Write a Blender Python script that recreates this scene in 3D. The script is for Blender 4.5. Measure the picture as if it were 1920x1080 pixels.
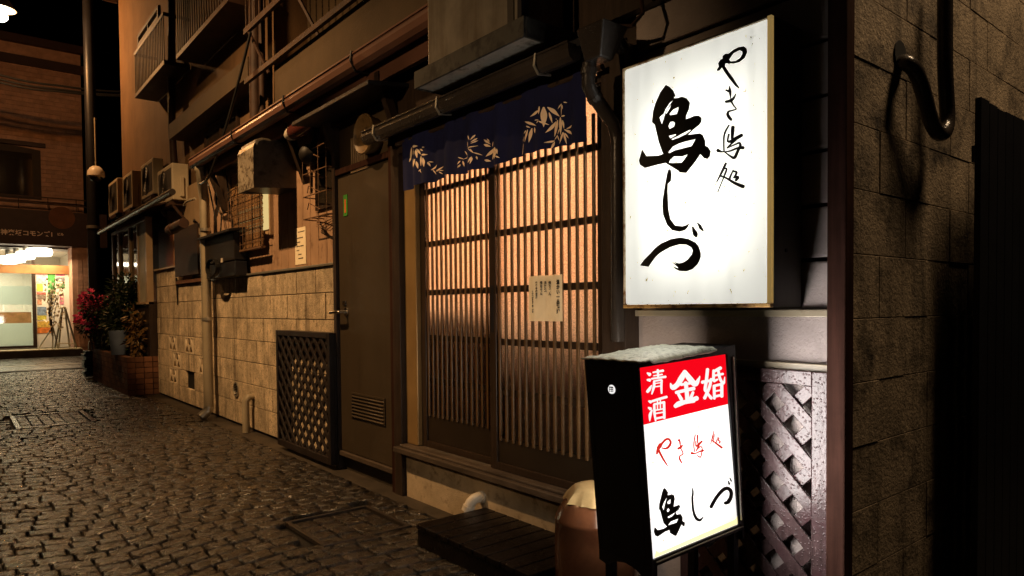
import bpy, math, random
from mathutils import Vector, Matrix
from mathutils.geometry import tessellate_polygon
R = random.Random(7)
sc = bpy.context.scene
for o in list(bpy.data.objects): bpy.data.objects.remove(o)

# ------------------------------------------------------------------ camera
FPX, SHIFT = 1290.0, 71.0
yaw, pit, rol = map(math.radians, (39.1, 1.5, 0.5))
Zv = Vector((0, 0, 1)); F0 = Vector((math.sin(yaw), math.cos(yaw), 0)); R0 = Vector((math.cos(yaw), -math.sin(yaw), 0))
CF = F0*math.cos(pit) - Zv*math.sin(pit); U0 = Zv*math.cos(pit) + F0*math.sin(pit)
CU = U0*math.cos(rol) + R0*math.sin(rol); CR = R0*math.cos(rol) - U0*math.sin(rol)
CO = Vector((0, 0, 1.1))
cd = bpy.data.cameras.new('camera'); co = bpy.data.objects.new('camera', cd); sc.collection.objects.link(co)
cd.sensor_width = 36; cd.lens = FPX/1920*36; cd.shift_y = SHIFT/1920; cd.clip_start = .05; cd.clip_end = 200
co.matrix_world = Matrix(((CR.x, CU.x, -CF.x, CO.x), (CR.y, CU.y, -CF.y, CO.y), (CR.z, CU.z, -CF.z, CO.z), (0, 0, 0, 1)))
sc.camera = co
# ------------------------------------------------------------------ world, exposure, lamps
w = bpy.data.worlds.new('World'); sc.world = w; w.use_nodes = True
nt = w.node_tree; bg = nt.nodes['Background']
sky = nt.nodes.new('ShaderNodeTexSky'); sky.sky_type = 'NISHITA'; sky.sun_disc = False
sky.sun_elevation = math.radians(-6); sky.sun_rotation = math.radians(200)
nt.links.new(sky.outputs[0], bg.inputs[0]); bg.inputs[1].default_value = 0.02
sc.view_settings.view_transform = 'Standard'; sc.view_settings.look = 'None'
sc.view_settings.exposure = 0.0; sc.view_settings.gamma = 1
sc.render.engine = 'CYCLES'
cy = sc.cycles; cy.use_denoising = True; cy.max_bounces = 7; cy.diffuse_bounces = 3; cy.glossy_bounces = 3
cy.transmission_bounces = 4; cy.sample_clamp_indirect = 4; cy.caustics_reflective = False; cy.caustics_refractive = False
def lamp(name, kind, loc, power, col, size=.1, look=None, spot=None, blend=.5, size_y=None):
    l = bpy.data.lights.new(name, kind); l.energy = power; l.color = col
    if kind == 'AREA':
        l.size = size
        if size_y: l.shape = 'RECTANGLE'; l.size_y = size_y
    else: l.shadow_soft_size = size
    if spot: l.spot_size = math.radians(spot); l.spot_blend = blend
    o = bpy.data.objects.new(name, l); sc.collection.objects.link(o); o.location = loc
    if look is not None: o.rotation_euler = (Vector(look)-Vector(loc)).to_track_quat('-Z', 'Y').to_euler()
    return o
lamp('alley_lamp_light', 'SPOT', (-0.8, 5.3, 5.4), 1380, (1, .58, .25), .06, (1.2, 6.4, 0), 104, .85)
lamp('passage_lamp_light', 'SPOT', (3.4, .15, 4.9), 390, (1, .69, .40), .45, (2.6, .95, 1.2), 100, .8)

# ------------------------------------------------------------------ picture to place helpers
def ray(px, py): return CF + CR*((px-960)/FPX) - CU*((py-540-SHIFT)/FPX)
def onX(px, py, X): d = ray(px, py); return CO + d*(X/d.x)
def onY(px, py, Y): d = ray(px, py); return CO + d*(Y/d.y)
def onZ(px, py, z=0.0): d = ray(px, py); return CO + d*((z-1.1)/d.z)

# ------------------------------------------------------------------ materials
def mat(name, col, rough=.6, metal=0., var=.25, scale=6., bump=0., bscale=80., spec=.28, stain=None, streak=None, bdist=.004,
        island=0., rvar=0., wood=None, drops=0., stretch=(1, 1, 1), coat=0., speck=None):
    m = bpy.data.materials.new(name); m.use_nodes = True
    n = m.node_tree.nodes; L = m.node_tree.links; p = n['Principled BSDF']
    p.inputs['Roughness'].default_value = rough; p.inputs['Metallic'].default_value = metal
    p.inputs['Specular IOR Level'].default_value = spec
    if coat: p.inputs['Coat Weight'].default_value = coat; p.inputs['Coat Roughness'].default_value = .12
    tc = n.new('ShaderNodeTexCoord'); mp = n.new('ShaderNodeMapping'); mp.inputs['Scale'].default_value = stretch
    L.new(tc.outputs['Object'], mp.inputs[0]); vec = mp.outputs[0]
    def noise(s, det=6, ro=.6, v=None):
        t = n.new('ShaderNodeTexNoise'); t.inputs['Scale'].default_value = s; t.inputs['Detail'].default_value = det
        t.inputs['Roughness'].default_value = ro; L.new(v or vec, t.inputs['Vector']); return t.outputs['Fac']
    def ramp(fac, a, b, ca, cb):
        r = n.new('ShaderNodeMapRange'); r.inputs[1].default_value = a; r.inputs[2].default_value = b
        r.inputs[3].default_value = ca; r.inputs[4].default_value = cb; L.new(fac, r.inputs[0]); return r.outputs[0]
    def mix(fac, A, B, mode='MIX'):
        x = n.new('ShaderNodeMix'); x.data_type = 'RGBA'; x.blend_type = mode
        if isinstance(fac, float): x.inputs[0].default_value = fac
        else: L.new(fac, x.inputs[0])
        for k, v in ((6, A), (7, B)):
            if isinstance(v, tuple): x.inputs[k].default_value = (*v[:3], 1)
            else: L.new(v, x.inputs[k])
        return x.outputs[2]
    def gray(fac):
        c = n.new('ShaderNodeCombineColor'); 
        for k in range(3): L.new(fac, c.inputs[k])
        return c.outputs[0]
    c = tuple(col)
    nz = noise(scale)
    base = mix(1., c, gray(ramp(nz, .3, .7, 1-var, 1+var)), 'MULTIPLY')
    if speck:
        base = mix(1., base, gray(ramp(noise(speck[0], 3, .7), .32, .68, 1-speck[1], 1+speck[1])), 'MULTIPLY')
    if island:
        g = n.new('ShaderNodeNewGeometry')
        base = mix(1., base, gray(ramp(g.outputs['Random Per Island'], 0, 1, 1-island, 1+island)), 'MULTIPLY')
    if wood:
        mw = n.new('ShaderNodeMapping'); mw.inputs['Scale'].default_value = wood; L.new(tc.outputs['Object'], mw.inputs[0])
        base = mix(1., base, gray(ramp(noise(1., 8, .7, mw.outputs[0]), .3, .7, .55, 1.4)), 'MULTIPLY')
    if stain:
        sc_, sscale, lo, hi = stain
        base = mix(ramp(noise(sscale, 8, .68), lo, hi, 0, 1), base, sc_)
    if streak:
        sc_, lo, hi = streak
        ms = n.new('ShaderNodeMapping'); ms.inputs['Scale'].default_value = (9, 9, .7); L.new(tc.outputs['Object'], ms.inputs[0])
        base = mix(ramp(noise(1., 7, .65, ms.outputs[0]), lo, hi, 0, 1), base, sc_)
    L.new(base, p.inputs['Base Color'])
    if rvar: L.new(ramp(noise(scale*1.7), .35, .65, max(.05, rough-rvar), min(1, rough+rvar)), p.inputs['Roughness'])
    if bump or drops:
        h = None
        if bump:
            h = noise(bscale, 4, .65)
        if drops:
            v = n.new('ShaderNodeTexVoronoi'); v.inputs['Scale'].default_value = 95; L.new(tc.outputs['Object'], v.inputs['Vector'])
            d = ramp(v.outputs['Distance'], .1, .34, 1, 0)
            if h is None: h = d
            else:
                a = n.new('ShaderNodeMath'); a.operation = 'ADD'; L.new(h, a.inputs[0]); L.new(d, a.inputs[1]); h = a.outputs[0]
        b = n.new('ShaderNodeBump'); b.inputs['Strength'].default_value = max(bump, drops); b.inputs['Distance'].default_value = bdist
        L.new(h, b.inputs['Height']); L.new(b.outputs[0], p.inputs['Normal'])
    return m
def glow(name, col, strength, dirt=None):
    m = bpy.data.materials.new(name); m.use_nodes = True; n = m.node_tree.nodes; L = m.node_tree.links
    n.remove(n['Principled BSDF']); e = n.new('ShaderNodeEmission'); e.inputs[0].default_value = (*col, 1); e.inputs[1].default_value = strength
    L.new(e.outputs[0], n['Material Output'].inputs[0]); return m
def lightbox(name, col, emit, trans):
    """opal sheet: passes the light of the tubes behind it, scatters a constant share evenly, dirt specks, slight gloss"""
    m = bpy.data.materials.new(name); m.use_nodes = True; n = m.node_tree.nodes; L = m.node_tree.links
    p = n['Principled BSDF']; n.remove(p)
    tc = n.new('ShaderNodeTexCoord')
    t = n.new('ShaderNodeTexNoise'); t.inputs['Scale'].default_value = 55; t.inputs['Detail'].default_value = 5; L.new(tc.outputs['Object'], t.inputs['Vector'])
    r = n.new('ShaderNodeMapRange'); r.inputs[1].default_value = .66; r.inputs[2].default_value = .74; L.new(t.outputs[0], r.inputs[0])
    mp = n.new('ShaderNodeMapping'); mp.inputs['Scale'].default_value = (1, 14, .8); L.new(tc.outputs['Object'], mp.inputs[0])
    t2 = n.new('ShaderNodeTexNoise'); t2.inputs['Scale'].default_value = 1.5; t2.inputs['Detail'].default_value = 6; L.new(mp.outputs[0], t2.inputs['Vector'])
    r2 = n.new('ShaderNodeMapRange'); r2.inputs[1].default_value = .35; r2.inputs[2].default_value = .7; r2.inputs[3].default_value = 1; r2.inputs[4].default_value = .8; L.new(t2.outputs[0], r2.inputs[0])
    x = n.new('ShaderNodeMix'); x.data_type = 'RGBA'; L.new(r.outputs[0], x.inputs[0]); x.inputs[6].default_value = (*col, 1); x.inputs[7].default_value = (.35, .28, .15, 1)
    y = n.new('ShaderNodeMix'); y.data_type = 'RGBA'; y.blend_type = 'MULTIPLY'; y.inputs[0].default_value = 1; L.new(x.outputs[2], y.inputs[6])
    cc = n.new('ShaderNodeCombineColor')
    for k in range(3): L.new(r2.outputs[0], cc.inputs[k])
    L.new(cc.outputs[0], y.inputs[7])
    e = n.new('ShaderNodeEmission'); e.inputs[1].default_value = emit; L.new(y.outputs[2], e.inputs[0])
    tr = n.new('ShaderNodeBsdfTranslucent'); L.new(y.outputs[2], tr.inputs[0])
    a = n.new('ShaderNodeAddShader'); L.new(e.outputs[0], a.inputs[0]); L.new(tr.outputs[0], a.inputs[1])
    L.new(a.outputs[0], n['Material Output'].inputs[0]); return m
def frosted(name, col, bumps=160, gloss=.12):
    m = bpy.data.materials.new(name); m.use_nodes = True; n = m.node_tree.nodes; L = m.node_tree.links
    n.remove(n['Principled BSDF'])
    tc = n.new('ShaderNodeTexCoord'); t = n.new('ShaderNodeTexNoise'); t.inputs['Scale'].default_value = bumps; t.inputs['Detail'].default_value = 2
    L.new(tc.outputs['Object'], t.inputs['Vector'])
    b = n.new('ShaderNodeBump'); b.inputs['Strength'].default_value = .6; b.inputs['Distance'].default_value = .004; L.new(t.outputs[0], b.inputs['Height'])
    r = n.new('ShaderNodeMapRange'); r.inputs[1].default_value = .35; r.inputs[2].default_value = .65; r.inputs[3].default_value = .7; r.inputs[4].default_value = 1.1; L.new(t.outputs[0], r.inputs[0])
    x = n.new('ShaderNodeMix'); x.data_type = 'RGBA'; x.blend_type = 'MULTIPLY'; x.inputs[0].default_value = 1; x.inputs[6].default_value = (*col, 1)
    cc = n.new('ShaderNodeCombineColor')
    for k in range(3): L.new(r.outputs[0], cc.inputs[k])
    L.new(cc.outputs[0], x.inputs[7])
    tr = n.new('ShaderNodeBsdfTranslucent'); L.new(x.outputs[2], tr.inputs[0]); L.new(b.outputs[0], tr.inputs[1])
    g = n.new('ShaderNodeBsdfGlossy'); g.inputs['Roughness'].default_value = .25; L.new(b.outputs[0], g.inputs['Normal'])
    mx = n.new('ShaderNodeMixShader'); mx.inputs[0].default_value = gloss; L.new(tr.outputs[0], mx.inputs[1]); L.new(g.outputs[0], mx.inputs[2])
    L.new(mx.outputs[0], n['Material Output'].inputs[0]); return m
def clear_glass(name, tint=(.9, .95, .92), mixf=.12):
    m = bpy.data.materials.new(name); m.use_nodes = True; n = m.node_tree.nodes; L = m.node_tree.links
    n.remove(n['Principled BSDF']); t = n.new('ShaderNodeBsdfTransparent'); t.inputs[0].default_value = (*tint, 1)
    g = n.new('ShaderNodeBsdfGlossy'); g.inputs['Roughness'].default_value = .03
    mx = n.new('ShaderNodeMixShader'); mx.inputs[0].default_value = mixf; L.new(t.outputs[0], mx.inputs[1]); L.new(g.outputs[0], mx.inputs[2])
    L.new(mx.outputs[0], n['Material Output'].inputs[0]); return m

M = dict(
 cobble=mat('wet granite cobbles', (.0155, .0115, .0076), .24, var=.5, scale=11, bump=1., bscale=120, bdist=.006, spec=.55, island=.38, rvar=.2, speck=(260, .5), stain=((.02, .015, .01), 3., .5, .75)),
 grout=mat('wet joint sand', (.012, .010, .008), .7, bump=.5, bscale=60),
 asphalt=mat('wet asphalt', (.045, .042, .038), .32, var=.3, scale=3, bump=.6, bscale=220, rvar=.14),
 paint=mat('worn road paint', (.5, .48, .42), .4, bump=.2),
 concrete=mat('concrete kerb', (.045, .035, .025), .6, var=.4, scale=5, bump=.6, bscale=90, stain=((.02, .017, .013), 4, .45, .7)),
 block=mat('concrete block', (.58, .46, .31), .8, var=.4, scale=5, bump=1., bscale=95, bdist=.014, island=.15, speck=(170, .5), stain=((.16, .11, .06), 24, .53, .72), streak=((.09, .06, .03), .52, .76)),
 mortar=mat('dark mortar joint', (.03, .02, .012), .9),
 vent_block=mat('pale pierced block', (.66, .54, .38), .8, bump=.4, bscale=120),
 dark=mat('dark void', (.006, .005, .004), .9),  # near black, also stands in for the shade in hollows
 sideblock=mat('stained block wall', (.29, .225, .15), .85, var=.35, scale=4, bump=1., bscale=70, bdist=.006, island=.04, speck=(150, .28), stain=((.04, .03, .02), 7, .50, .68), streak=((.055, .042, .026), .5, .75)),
 tin=mat('pinkish tin siding', (.36, .225, .14), .55, var=.18, scale=4, bump=.15, bscale=30, stain=((.10, .05, .028), 7, .56, .72), streak=((.13, .07, .04), .56, .8)),
 plaster=mat('brown mortar wall', (.062, .040, .020), .85, var=.25, scale=2, bump=.5, bscale=90, streak=((.06, .04, .02), .52, .8)),
 orange_plaster=mat('ochre mortar wall', (.15, .085, .04), .85, var=.2, scale=2, bump=.5, bscale=90, streak=((.1, .055, .025), .52, .8)),
 stucco=mat('rough stucco board', (.34, .285, .265), .6, var=.15, scale=8, bump=1., bscale=85),
 darktrim=mat('dark timber', (.030, .019, .013), .42, wood=(30, 30, 2), bump=.3, bscale=40),
 redtrim=mat('red brown painted timber', (.030, .013, .009), .8, spec=.03, wood=(40, 40, 2), bump=.25, bscale=40),
 slat=mat('varnished slat', (.10, .056, .024), .33, spec=.5, wood=(60, 60, 2), bump=.15, bscale=60),
 lattice=mat('dark stained lattice', (.030, .018, .011), .33, wood=(60, 60, 2), bump=.15, bscale=60),
 kick=mat('bronze kick panel', (.030, .020, .012), .4, metal=.3, var=.2),
 brass=mat('bronze anodised jamb', (.30, .185, .075), .34, metal=.35, var=.25, scale=3),
 sill=mat('weathered timber sill', (.075, .055, .04), .5, wood=(30, 2, 30), bump=.5, bscale=60),
 steel=mat('bright steel', (.7, .68, .64), .18, metal=1., var=.1),
 alu=mat('dull aluminium', (.5, .46, .38), .35, metal=.8, var=.15),
 plinth=mat('mortar plinth', (.46, .36, .24), .8, var=.25, scale=6, bump=.7, bscale=130, stain=((.12, .08, .045), 14, .54, .75)),
 servdoor=mat('brown steel door', (.050, .036, .022), .42, var=.12, scale=2, bump=.06, bscale=300, rvar=.08, stain=((.075, .056, .036), 15, .60, .80), streak=((.030, .021, .013), .55, .85)),
 black=mat('black painted steel', (.012, .012, .015), .4, var=.2, bump=.1, bscale=200),
 blackwood=mat('black lattice panel', (.020, .014, .012), .45, wood=(40, 40, 4), bump=.3),
 deck=mat('wet black deck board', (.007, .0045, .0038), .34, spec=.15, wood=(2, 60, 60), bump=.6, bscale=70, rvar=.15),
 trellis=mat('wet brown trellis', (.055, .033, .033), .25, spec=.35, wood=(50, 50, 6), bump=.25, bscale=60, drops=.35, stain=((.05, .02, .024), 8, .5, .7)),
 navy=mat('indigo cotton', (.0048, .0075, .050), .9, var=.3, scale=3, bump=.3, bscale=400),
 bamboo=mat('cream dyed bamboo print', (.88, .70, .52), .8, var=.15),
 paper=mat('cream paper', (.86, .74, .53), .8, var=.06, scale=20, bump=.1, bscale=30),
 ink=mat('black ink', (.018, .017, .016), .6),
 
 rust=mat('rusted cream rim', (.60, .52, .38), .5, var=.2, scale=8, bump=.5, bscale=60, stain=((.20, .085, .02), 22, .46, .62)),
 rustheavy=mat('heavily rusted rim', (.45, .26, .08), .6, var=.4, scale=14, bump=.8, bscale=60, stain=((.10, .035, .01), 30, .45, .62)),
 casing=mat('grey painted sign casing', (.10, .095, .085), .45, var=.2), cabinet=mat('sooty cabinet steel', (.013, .010, .008), .55),
 copper=mat('brown pvc gutter', (.12, .058, .04), .36, var=.2, scale=3, stain=((.10, .04, .02), 5, .55, .75)),
 greypipe=mat('grey pvc pipe', (.30, .25, .17), .35, var=.15, stain=((.1, .07, .04), 12, .6, .8)),
 darkpipe=mat('dark brown pvc pipe', (.032, .026, .022), .25, var=.2, bump=.15, bscale=80, drops=.25),
 rustpipe=mat('rusty iron pipe', (.04, .019, .011), .6, var=.4, scale=9, bump=.5),
 whitepipe=mat('white pvc pipe', (.62, .55, .45), .35, var=.1, stain=((.3, .2, .1), 20, .6, .75)),
 acbody=mat('cream unit casing', (.50, .42, .29), .42, var=.12, stain=((.22, .14, .07), 12, .6, .78)),
 acdark=mat('dark fan grille', (.035, .03, .025), .5),
 traylip=mat('sooty tray lip', (.05, .048, .042), .6, stain=((.012, .011, .01), 12, .45, .6)), actray=mat('grey mossy drip tray', (.34, .34, .31), .6, var=.2, scale=8, bump=.4, stain=((.03, .03, .02), 9, .5, .66)),
 actop=mat('mirror-worn steel casing', (.22, .195, .16), .3, metal=.4, var=.3, streak=((.12, .09, .06), .45, .7)),
 hood=mat('grimy grey hood in shaded tone', (.085, .07, .055), .5, var=.25, bump=.3, bscale=50, stain=((.035, .028, .02), 16, .52, .66)),  # shell darkened for its side turned from the lamp, besides the grime
 hood_lit_front=mat('rust pitted hood front in lit tone', (.30, .255, .19), .4, metal=.2, var=.3, bump=.5, bscale=60, stain=((.05, .03, .015), 22, .48, .6)),  # front lightened for the lamp falling on it, besides rust pits
 reed=mat('brown reed blind', (.22, .12, .05), .7, var=.4, wood=(2, 3, 160), bump=.6, bscale=90),
 wire=mat('rusty wire', (.18, .10, .055), .5, metal=.3),
 cable=mat('black cable', (.012, .011, .010), .4),
 jar=mat('glazed brown jar', (.085, .034, .016), .2, var=.3, scale=7, bump=.2, bscale=40, coat=.4, stain=((.06, .02, .01), 6, .5, .7)),
 cloth=mat('cream paper wrap', (.30, .215, .10), .7, var=.35, bump=.3, bscale=40),
 mat_=mat('mossy wet mat', (.62, .63, .50), .4, var=.25, scale=60, bump=1., bscale=170, stain=((.30, .31, .20), 50, .52, .65)),
 green=mat('green tag', (.05, .22, .03), .5), redtag=mat('orange strip', (.5, .12, .03), .5),
 brick=mat('dark red brick', (.14, .06, .03), .8, island=.35, bump=.5, bscale=80),
 tile=mat('brown wall tile', (.38, .215, .15), .5, island=.16, bump=.2, bscale=60),
 leaf=mat('dark shrub leaf', (.018, .030, .009), .45, island=.5),
 leafdry=mat('ochre leaf', (.12, .065, .018), .5, island=.5),
 flower=mat('pink azalea bloom', (.85, .08, .24), .6, island=.35),
 stem=mat('woody stem', (.06, .04, .025), .8),
 bluepot=mat('blue plastic pail', (.16, .20, .28), .35),
 winframe=mat('tan window frame', (.38, .26, .15), .45, var=.15), 
 winglass=mat('dark window glass', (.02, .016, .012), .06, spec=.8),
 greypanel=mat('grey wall panel', (.36, .33, .25), .6),
 band=mat('dark maroon fascia', (.035, .016, .014), .55),
 letter=mat('pale sign letters', (.75, .60, .50), .5),
 discpaint=mat('ochre painted metal', (.15, .09, .035), .5, stain=((.05, .03, .015), 18, .52, .66)),
 white=mat('white panel', (.78, .76, .70), .5, var=.05),
 tancol=mat('orange brown frame', (.34, .17, .07), .4),
 floor=mat('tan floor tile', (.48, .40, .26), .35, var=.12, island=.1),
 redglass=mat('red glass', (.09, .025, .02), .12, spec=.7),
 brownmetal=mat('brown window metal', (.026, .014, .008), .6),
)
M['opal'] = lightbox('opal sign sheet', (1.0, .985, .90), .56, 1)
M['opal2'] = lightbox('opal stand sign sheet', (1.0, .985, .96), .80, 1)
M['redsheet'] = glow('red backlit sheet', (.95, .002, .010), 1.0)
M['whiteletter'] = glow('white backlit letters', (1.0, .97, .94), 1.0)
M['redink'] = glow('red backlit ink', (.80, .03, .02), .9)
M['edge_glow'] = lightbox('yellowed acrylic edge', (.46, .33, .13), .34, 1)
M['grime'] = lightbox('yellowed opal edge', (.80, .70, .36), .72, 1)
M['tube'] = glow('fluorescent tube', (1.0, .99, .93), 12)
M['tube2'] = glow('fluorescent tube b', (1.0, .97, .94), 7)
M['doorglass'] = frosted('amber frosted glass', (.97, .74, .57))
M['bluried'] = frosted('white frosted glass', (.75, .80, .78), 400, .05)
M['glass'] = clear_glass('clear glass')
M['bulb'] = glow('lit bulb', (1, .80, .5), 260)
M['ceil'] = glow('ceiling lamp glass', (1.0, .86, .62), 5)
M['litwindow'] = glow('lit window pane', (1.0, .72, .28), .75)

# ------------------------------------------------------------------ mesh builder
class MB:
    def __init__(s): s.v = []; s.f = []
    def add(s, vs, fs):
        b = len(s.v); s.v += [Vector(v) for v in vs]; s.f += [tuple(b+i for i in f) for f in fs]; return s
    def hexa(s, c):  # 8 corners: bottom 4 ccw, top 4 ccw
        return s.add(c, [(3, 2, 1, 0), (4, 5, 6, 7), (0, 1, 5, 4), (1, 2, 6, 5), (2, 3, 7, 6), (3, 0, 4, 7)])
    def box(s, x0, x1, y0, y1, z0, z1):
        if x0 > x1: x0, x1 = x1, x0
        if y0 > y1: y0, y1 = y1, y0
        if z0 > z1: z0, z1 = z1, z0
        return s.hexa([(x0, y0, z0), (x1, y0, z0), (x1, y1, z0), (x0, y1, z0), (x0, y0, z1), (x1, y0, z1), (x1, y1, z1), (x0, y1, z1)])
    def beam(s, a, b, wx, wz, up=(0, 0, 1)):
        a = Vector(a); b = Vector(b); d = (b-a).normalized(); u = Vector(up)
        if abs(d.dot(u)) > .98: u = Vector((1, 0, 0))
        sx = d.cross(u).normalized(); sz = sx.cross(d).normalized(); sx *= wx/2; sz *= wz/2
        return s.hexa([a-sx-sz, a+sx-sz, b+sx-sz, b-sx-sz, a-sx+sz, a+sx+sz, b+sx+sz, b-sx+sz])
    def tube(s, pts, r, n=10, caps=True):
        pts = [Vector(p) for p in pts]; rs = r if isinstance(r, (list, tuple)) else [r]*len(pts)
        rings = []; t0 = (pts[1]-pts[0]).normalized(); u = Vector((0, 0, 1)) if abs(t0.z) < .9 else Vector((1, 0, 0))
        u = (u - t0*u.dot(t0)).normalized(); b0 = len(s.v)
        for i, p in enumerate(pts):
            t = ((pts[i]-pts[i-1]).normalized() if i else Vector()) + ((pts[i+1]-p).normalized() if i < len(pts)-1 else Vector())
            t.normalize(); u = (u - t*u.dot(t)).normalized(); v = t.cross(u)
            for k in range(n):
                a = 2*math.pi*k/n; s.v.append(p + (u*math.cos(a)+v*math.sin(a))*rs[i])
        for i in range(len(pts)-1):
            for k in range(n):
                k2 = (k+1) % n; s.f.append((b0+i*n+k, b0+i*n+k2, b0+(i+1)*n+k2, b0+(i+1)*n+k))
        if caps:
            s.f.append(tuple(b0+k for k in reversed(range(n)))); s.f.append(tuple(b0+(len(pts)-1)*n+k for k in range(n)))
        return s
    def lathe(s, c, prof, n=24, axis='z'):
        c = Vector(c); b0 = len(s.v)
        ax = {'z': (Vector((1, 0, 0)), Vector((0, 1, 0)), Vector((0, 0, 1))), 'x': (Vector((0, 1, 0)), Vector((0, 0, 1)), Vector((1, 0, 0))), 'y': (Vector((0, 0, 1)), Vector((1, 0, 0)), Vector((0, 1, 0)))}[axis]
        for r, h in prof:
            for k in range(n):
                a = 2*math.pi*k/n; s.v.append(c + ax[0]*math.cos(a)*r + ax[1]*math.sin(a)*r + ax[2]*h)
        for i in range(len(prof)-1):
            for k in range(n):
                k2 = (k+1) % n; s.f.append((b0+i*n+k, b0+i*n+k2, b0+(i+1)*n+k2, b0+(i+1)*n+k))
        s.f.append(tuple(b0+k for k in reversed(range(n)))); s.f.append(tuple(b0+(len(prof)-1)*n+k for k in range(n)))
        return s
    def poly(s, outer, fn, holes=(), thick=None):
        """flat polygon with holes; fn maps (x, y) to a point; thick = offset vector to give it depth"""
        loops = [list(outer)] + [list(h) for h in holes]
        flat = [p for l in loops for p in l]
        tris = tessellate_polygon([[Vector((p[0], p[1], 0)) for p in l] for l in loops])
        P = [fn(*p) for p in flat]; n0 = len(P)
        if thick is None: return s.add(P, tris)
        t = Vector(thick); fs = list(tris) + [tuple(i+n0 for i in reversed(tr)) for tr in tris]; b = 0
        for l in loops:
            m = len(l)
            for i in range(m): fs.append((b+i, b+(i+1) % m, n0+b+(i+1) % m, n0+b+i))
            b += m
        return s.add(P + [Vector(p)+t for p in P], fs)
    def stroke(s, pts, fn, sub=5, lift=None):
        """brush stroke: (x, y, width) knots, smoothed, round ends"""
        P = []
        n = len(pts); pt = [pts[0]] + list(pts) + [pts[-1]]
        if n == 2: P = [tuple(pts[0][k]+(pts[1][k]-pts[0][k])*t/3 for k in range(3)) for t in range(4)]
        else:
            for i in range(1, n):
                p0, p1, p2, p3 = pt[i-1], pt[i], pt[i+1], pt[i+2]
                for q in range(sub):
                    t = q/sub
                    P.append(tuple(.5*(2*p1[k]+(p2[k]-p0[k])*t+(2*p0[k]-5*p1[k]+4*p2[k]-p3[k])*t*t+(3*p1[k]-p0[k]-3*p2[k]+p3[k])*t**3) for k in range(3)))
            P.append(tuple(pts[-1]))
        Lf, Rt = [], []
        for i, p in enumerate(P):
            a = P[max(0, i-1)]; b = P[min(len(P)-1, i+1)]; dx, dy = b[0]-a[0], b[1]-a[1]; d = math.hypot(dx, dy) or 1
            h = max(1., p[2])/2; Lf.append((p[0]-dy/d*h, p[1]+dx/d*h)); Rt.append((p[0]+dy/d*h, p[1]-dx/d*h))
        def cap(p, q, sgn):
            dx, dy = p[0]-q[0], p[1]-q[1]; d = math.hypot(dx, dy) or 1; h = p[2]/2
            return [(p[0]+dx/d*h*.8*math.sin(a)+(-dy/d)*h*math.cos(a)*sgn, p[1]+dy/d*h*.8*math.sin(a)+dx/d*h*math.cos(a)*sgn) for a in (math.pi*.25, math.pi*.5, math.pi*.75)]
        V = []; 
        for a, b in zip(Lf, Rt): V += [a, b]
        F = [(2*i, 2*i+1, 2*i+3, 2*i+2) for i in range(len(P)-1)]
        for (e, q, i) in ((P[0], P[1], 0), (P[-1], P[-2], len(P)-1)):
            b0 = len(V); c = cap(e, q, 1); V += c
            sgn = 1
            dx, dy = e[0]-q[0], e[1]-q[1]
            first = (e[0]-dy/(math.hypot(dx, dy) or 1)*e[2]/2, e[1]+dx/(math.hypot(dx, dy) or 1)*e[2]/2)
            li, ri = 2*i, 2*i+1
            if math.hypot(first[0]-V[li][0], first[1]-V[li][1]) > math.hypot(first[0]-V[ri][0], first[1]-V[ri][1]): li, ri = ri, li
            F.append((li, b0, b0+1, b0+2, ri))
        pts3 = [fn(*p) for p in V]
        if lift is not None: pts3 = [Vector(p)+Vector(lift) for p in pts3]
        return s.add(pts3, F)
    def leafquad(s, p, d, n, L, W):
        d = Vector(d).normalized(); sd = d.cross(Vector(n)).normalized()*W/2
        p = Vector(p); return s.add([p, p+d*L*.45+sd, p+d*L, p+d*L*.45-sd], [(0, 1, 2, 3)])
    def build(s, name, m, parent=None, smooth=False, bevel=0.):
        me = bpy.data.meshes.new(name); off = Vector()
        q = parent
        while q is not None: off += q.location; q = q.parent
        me.from_pydata([v-off for v in s.v], [], s.f); me.update()
        import bmesh
        bm = bmesh.new(); bm.from_mesh(me); bmesh.ops.recalc_face_normals(bm, faces=bm.faces); bm.to_mesh(me); bm.free()
        me.materials.append(M[m] if isinstance(m, str) else m)
        if smooth:
            for p in me.polygons: p.use_smooth = True
            try: me.set_sharp_from_angle(angle=math.radians(40))
            except Exception: pass
        o = bpy.data.objects.new(name, me); sc.collection.objects.link(o)
        if parent is not None: o.parent = parent
        if bevel:
            b = o.modifiers.new('bevel', 'BEVEL'); b.width = bevel; b.segments = 2; b.limit_method = 'ANGLE'; b.angle_limit = math.radians(50)
        return o
def T(name, label, cat, loc, group=None):
    o = bpy.data.objects.new(name, None); sc.collection.objects.link(o); o.location = loc; o.empty_display_size = .1
    o['label'] = label; o['category'] = cat
    if group: o['group'] = group
    return o
def tag(o, label, cat, group=None):
    o['label'] = label; o['category'] = cat
    if group: o['group'] = group
    return o
def struct(o): o['kind'] = 'structure'; return o
def stuff(o): o['kind'] = 'stuff'; return o
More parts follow.
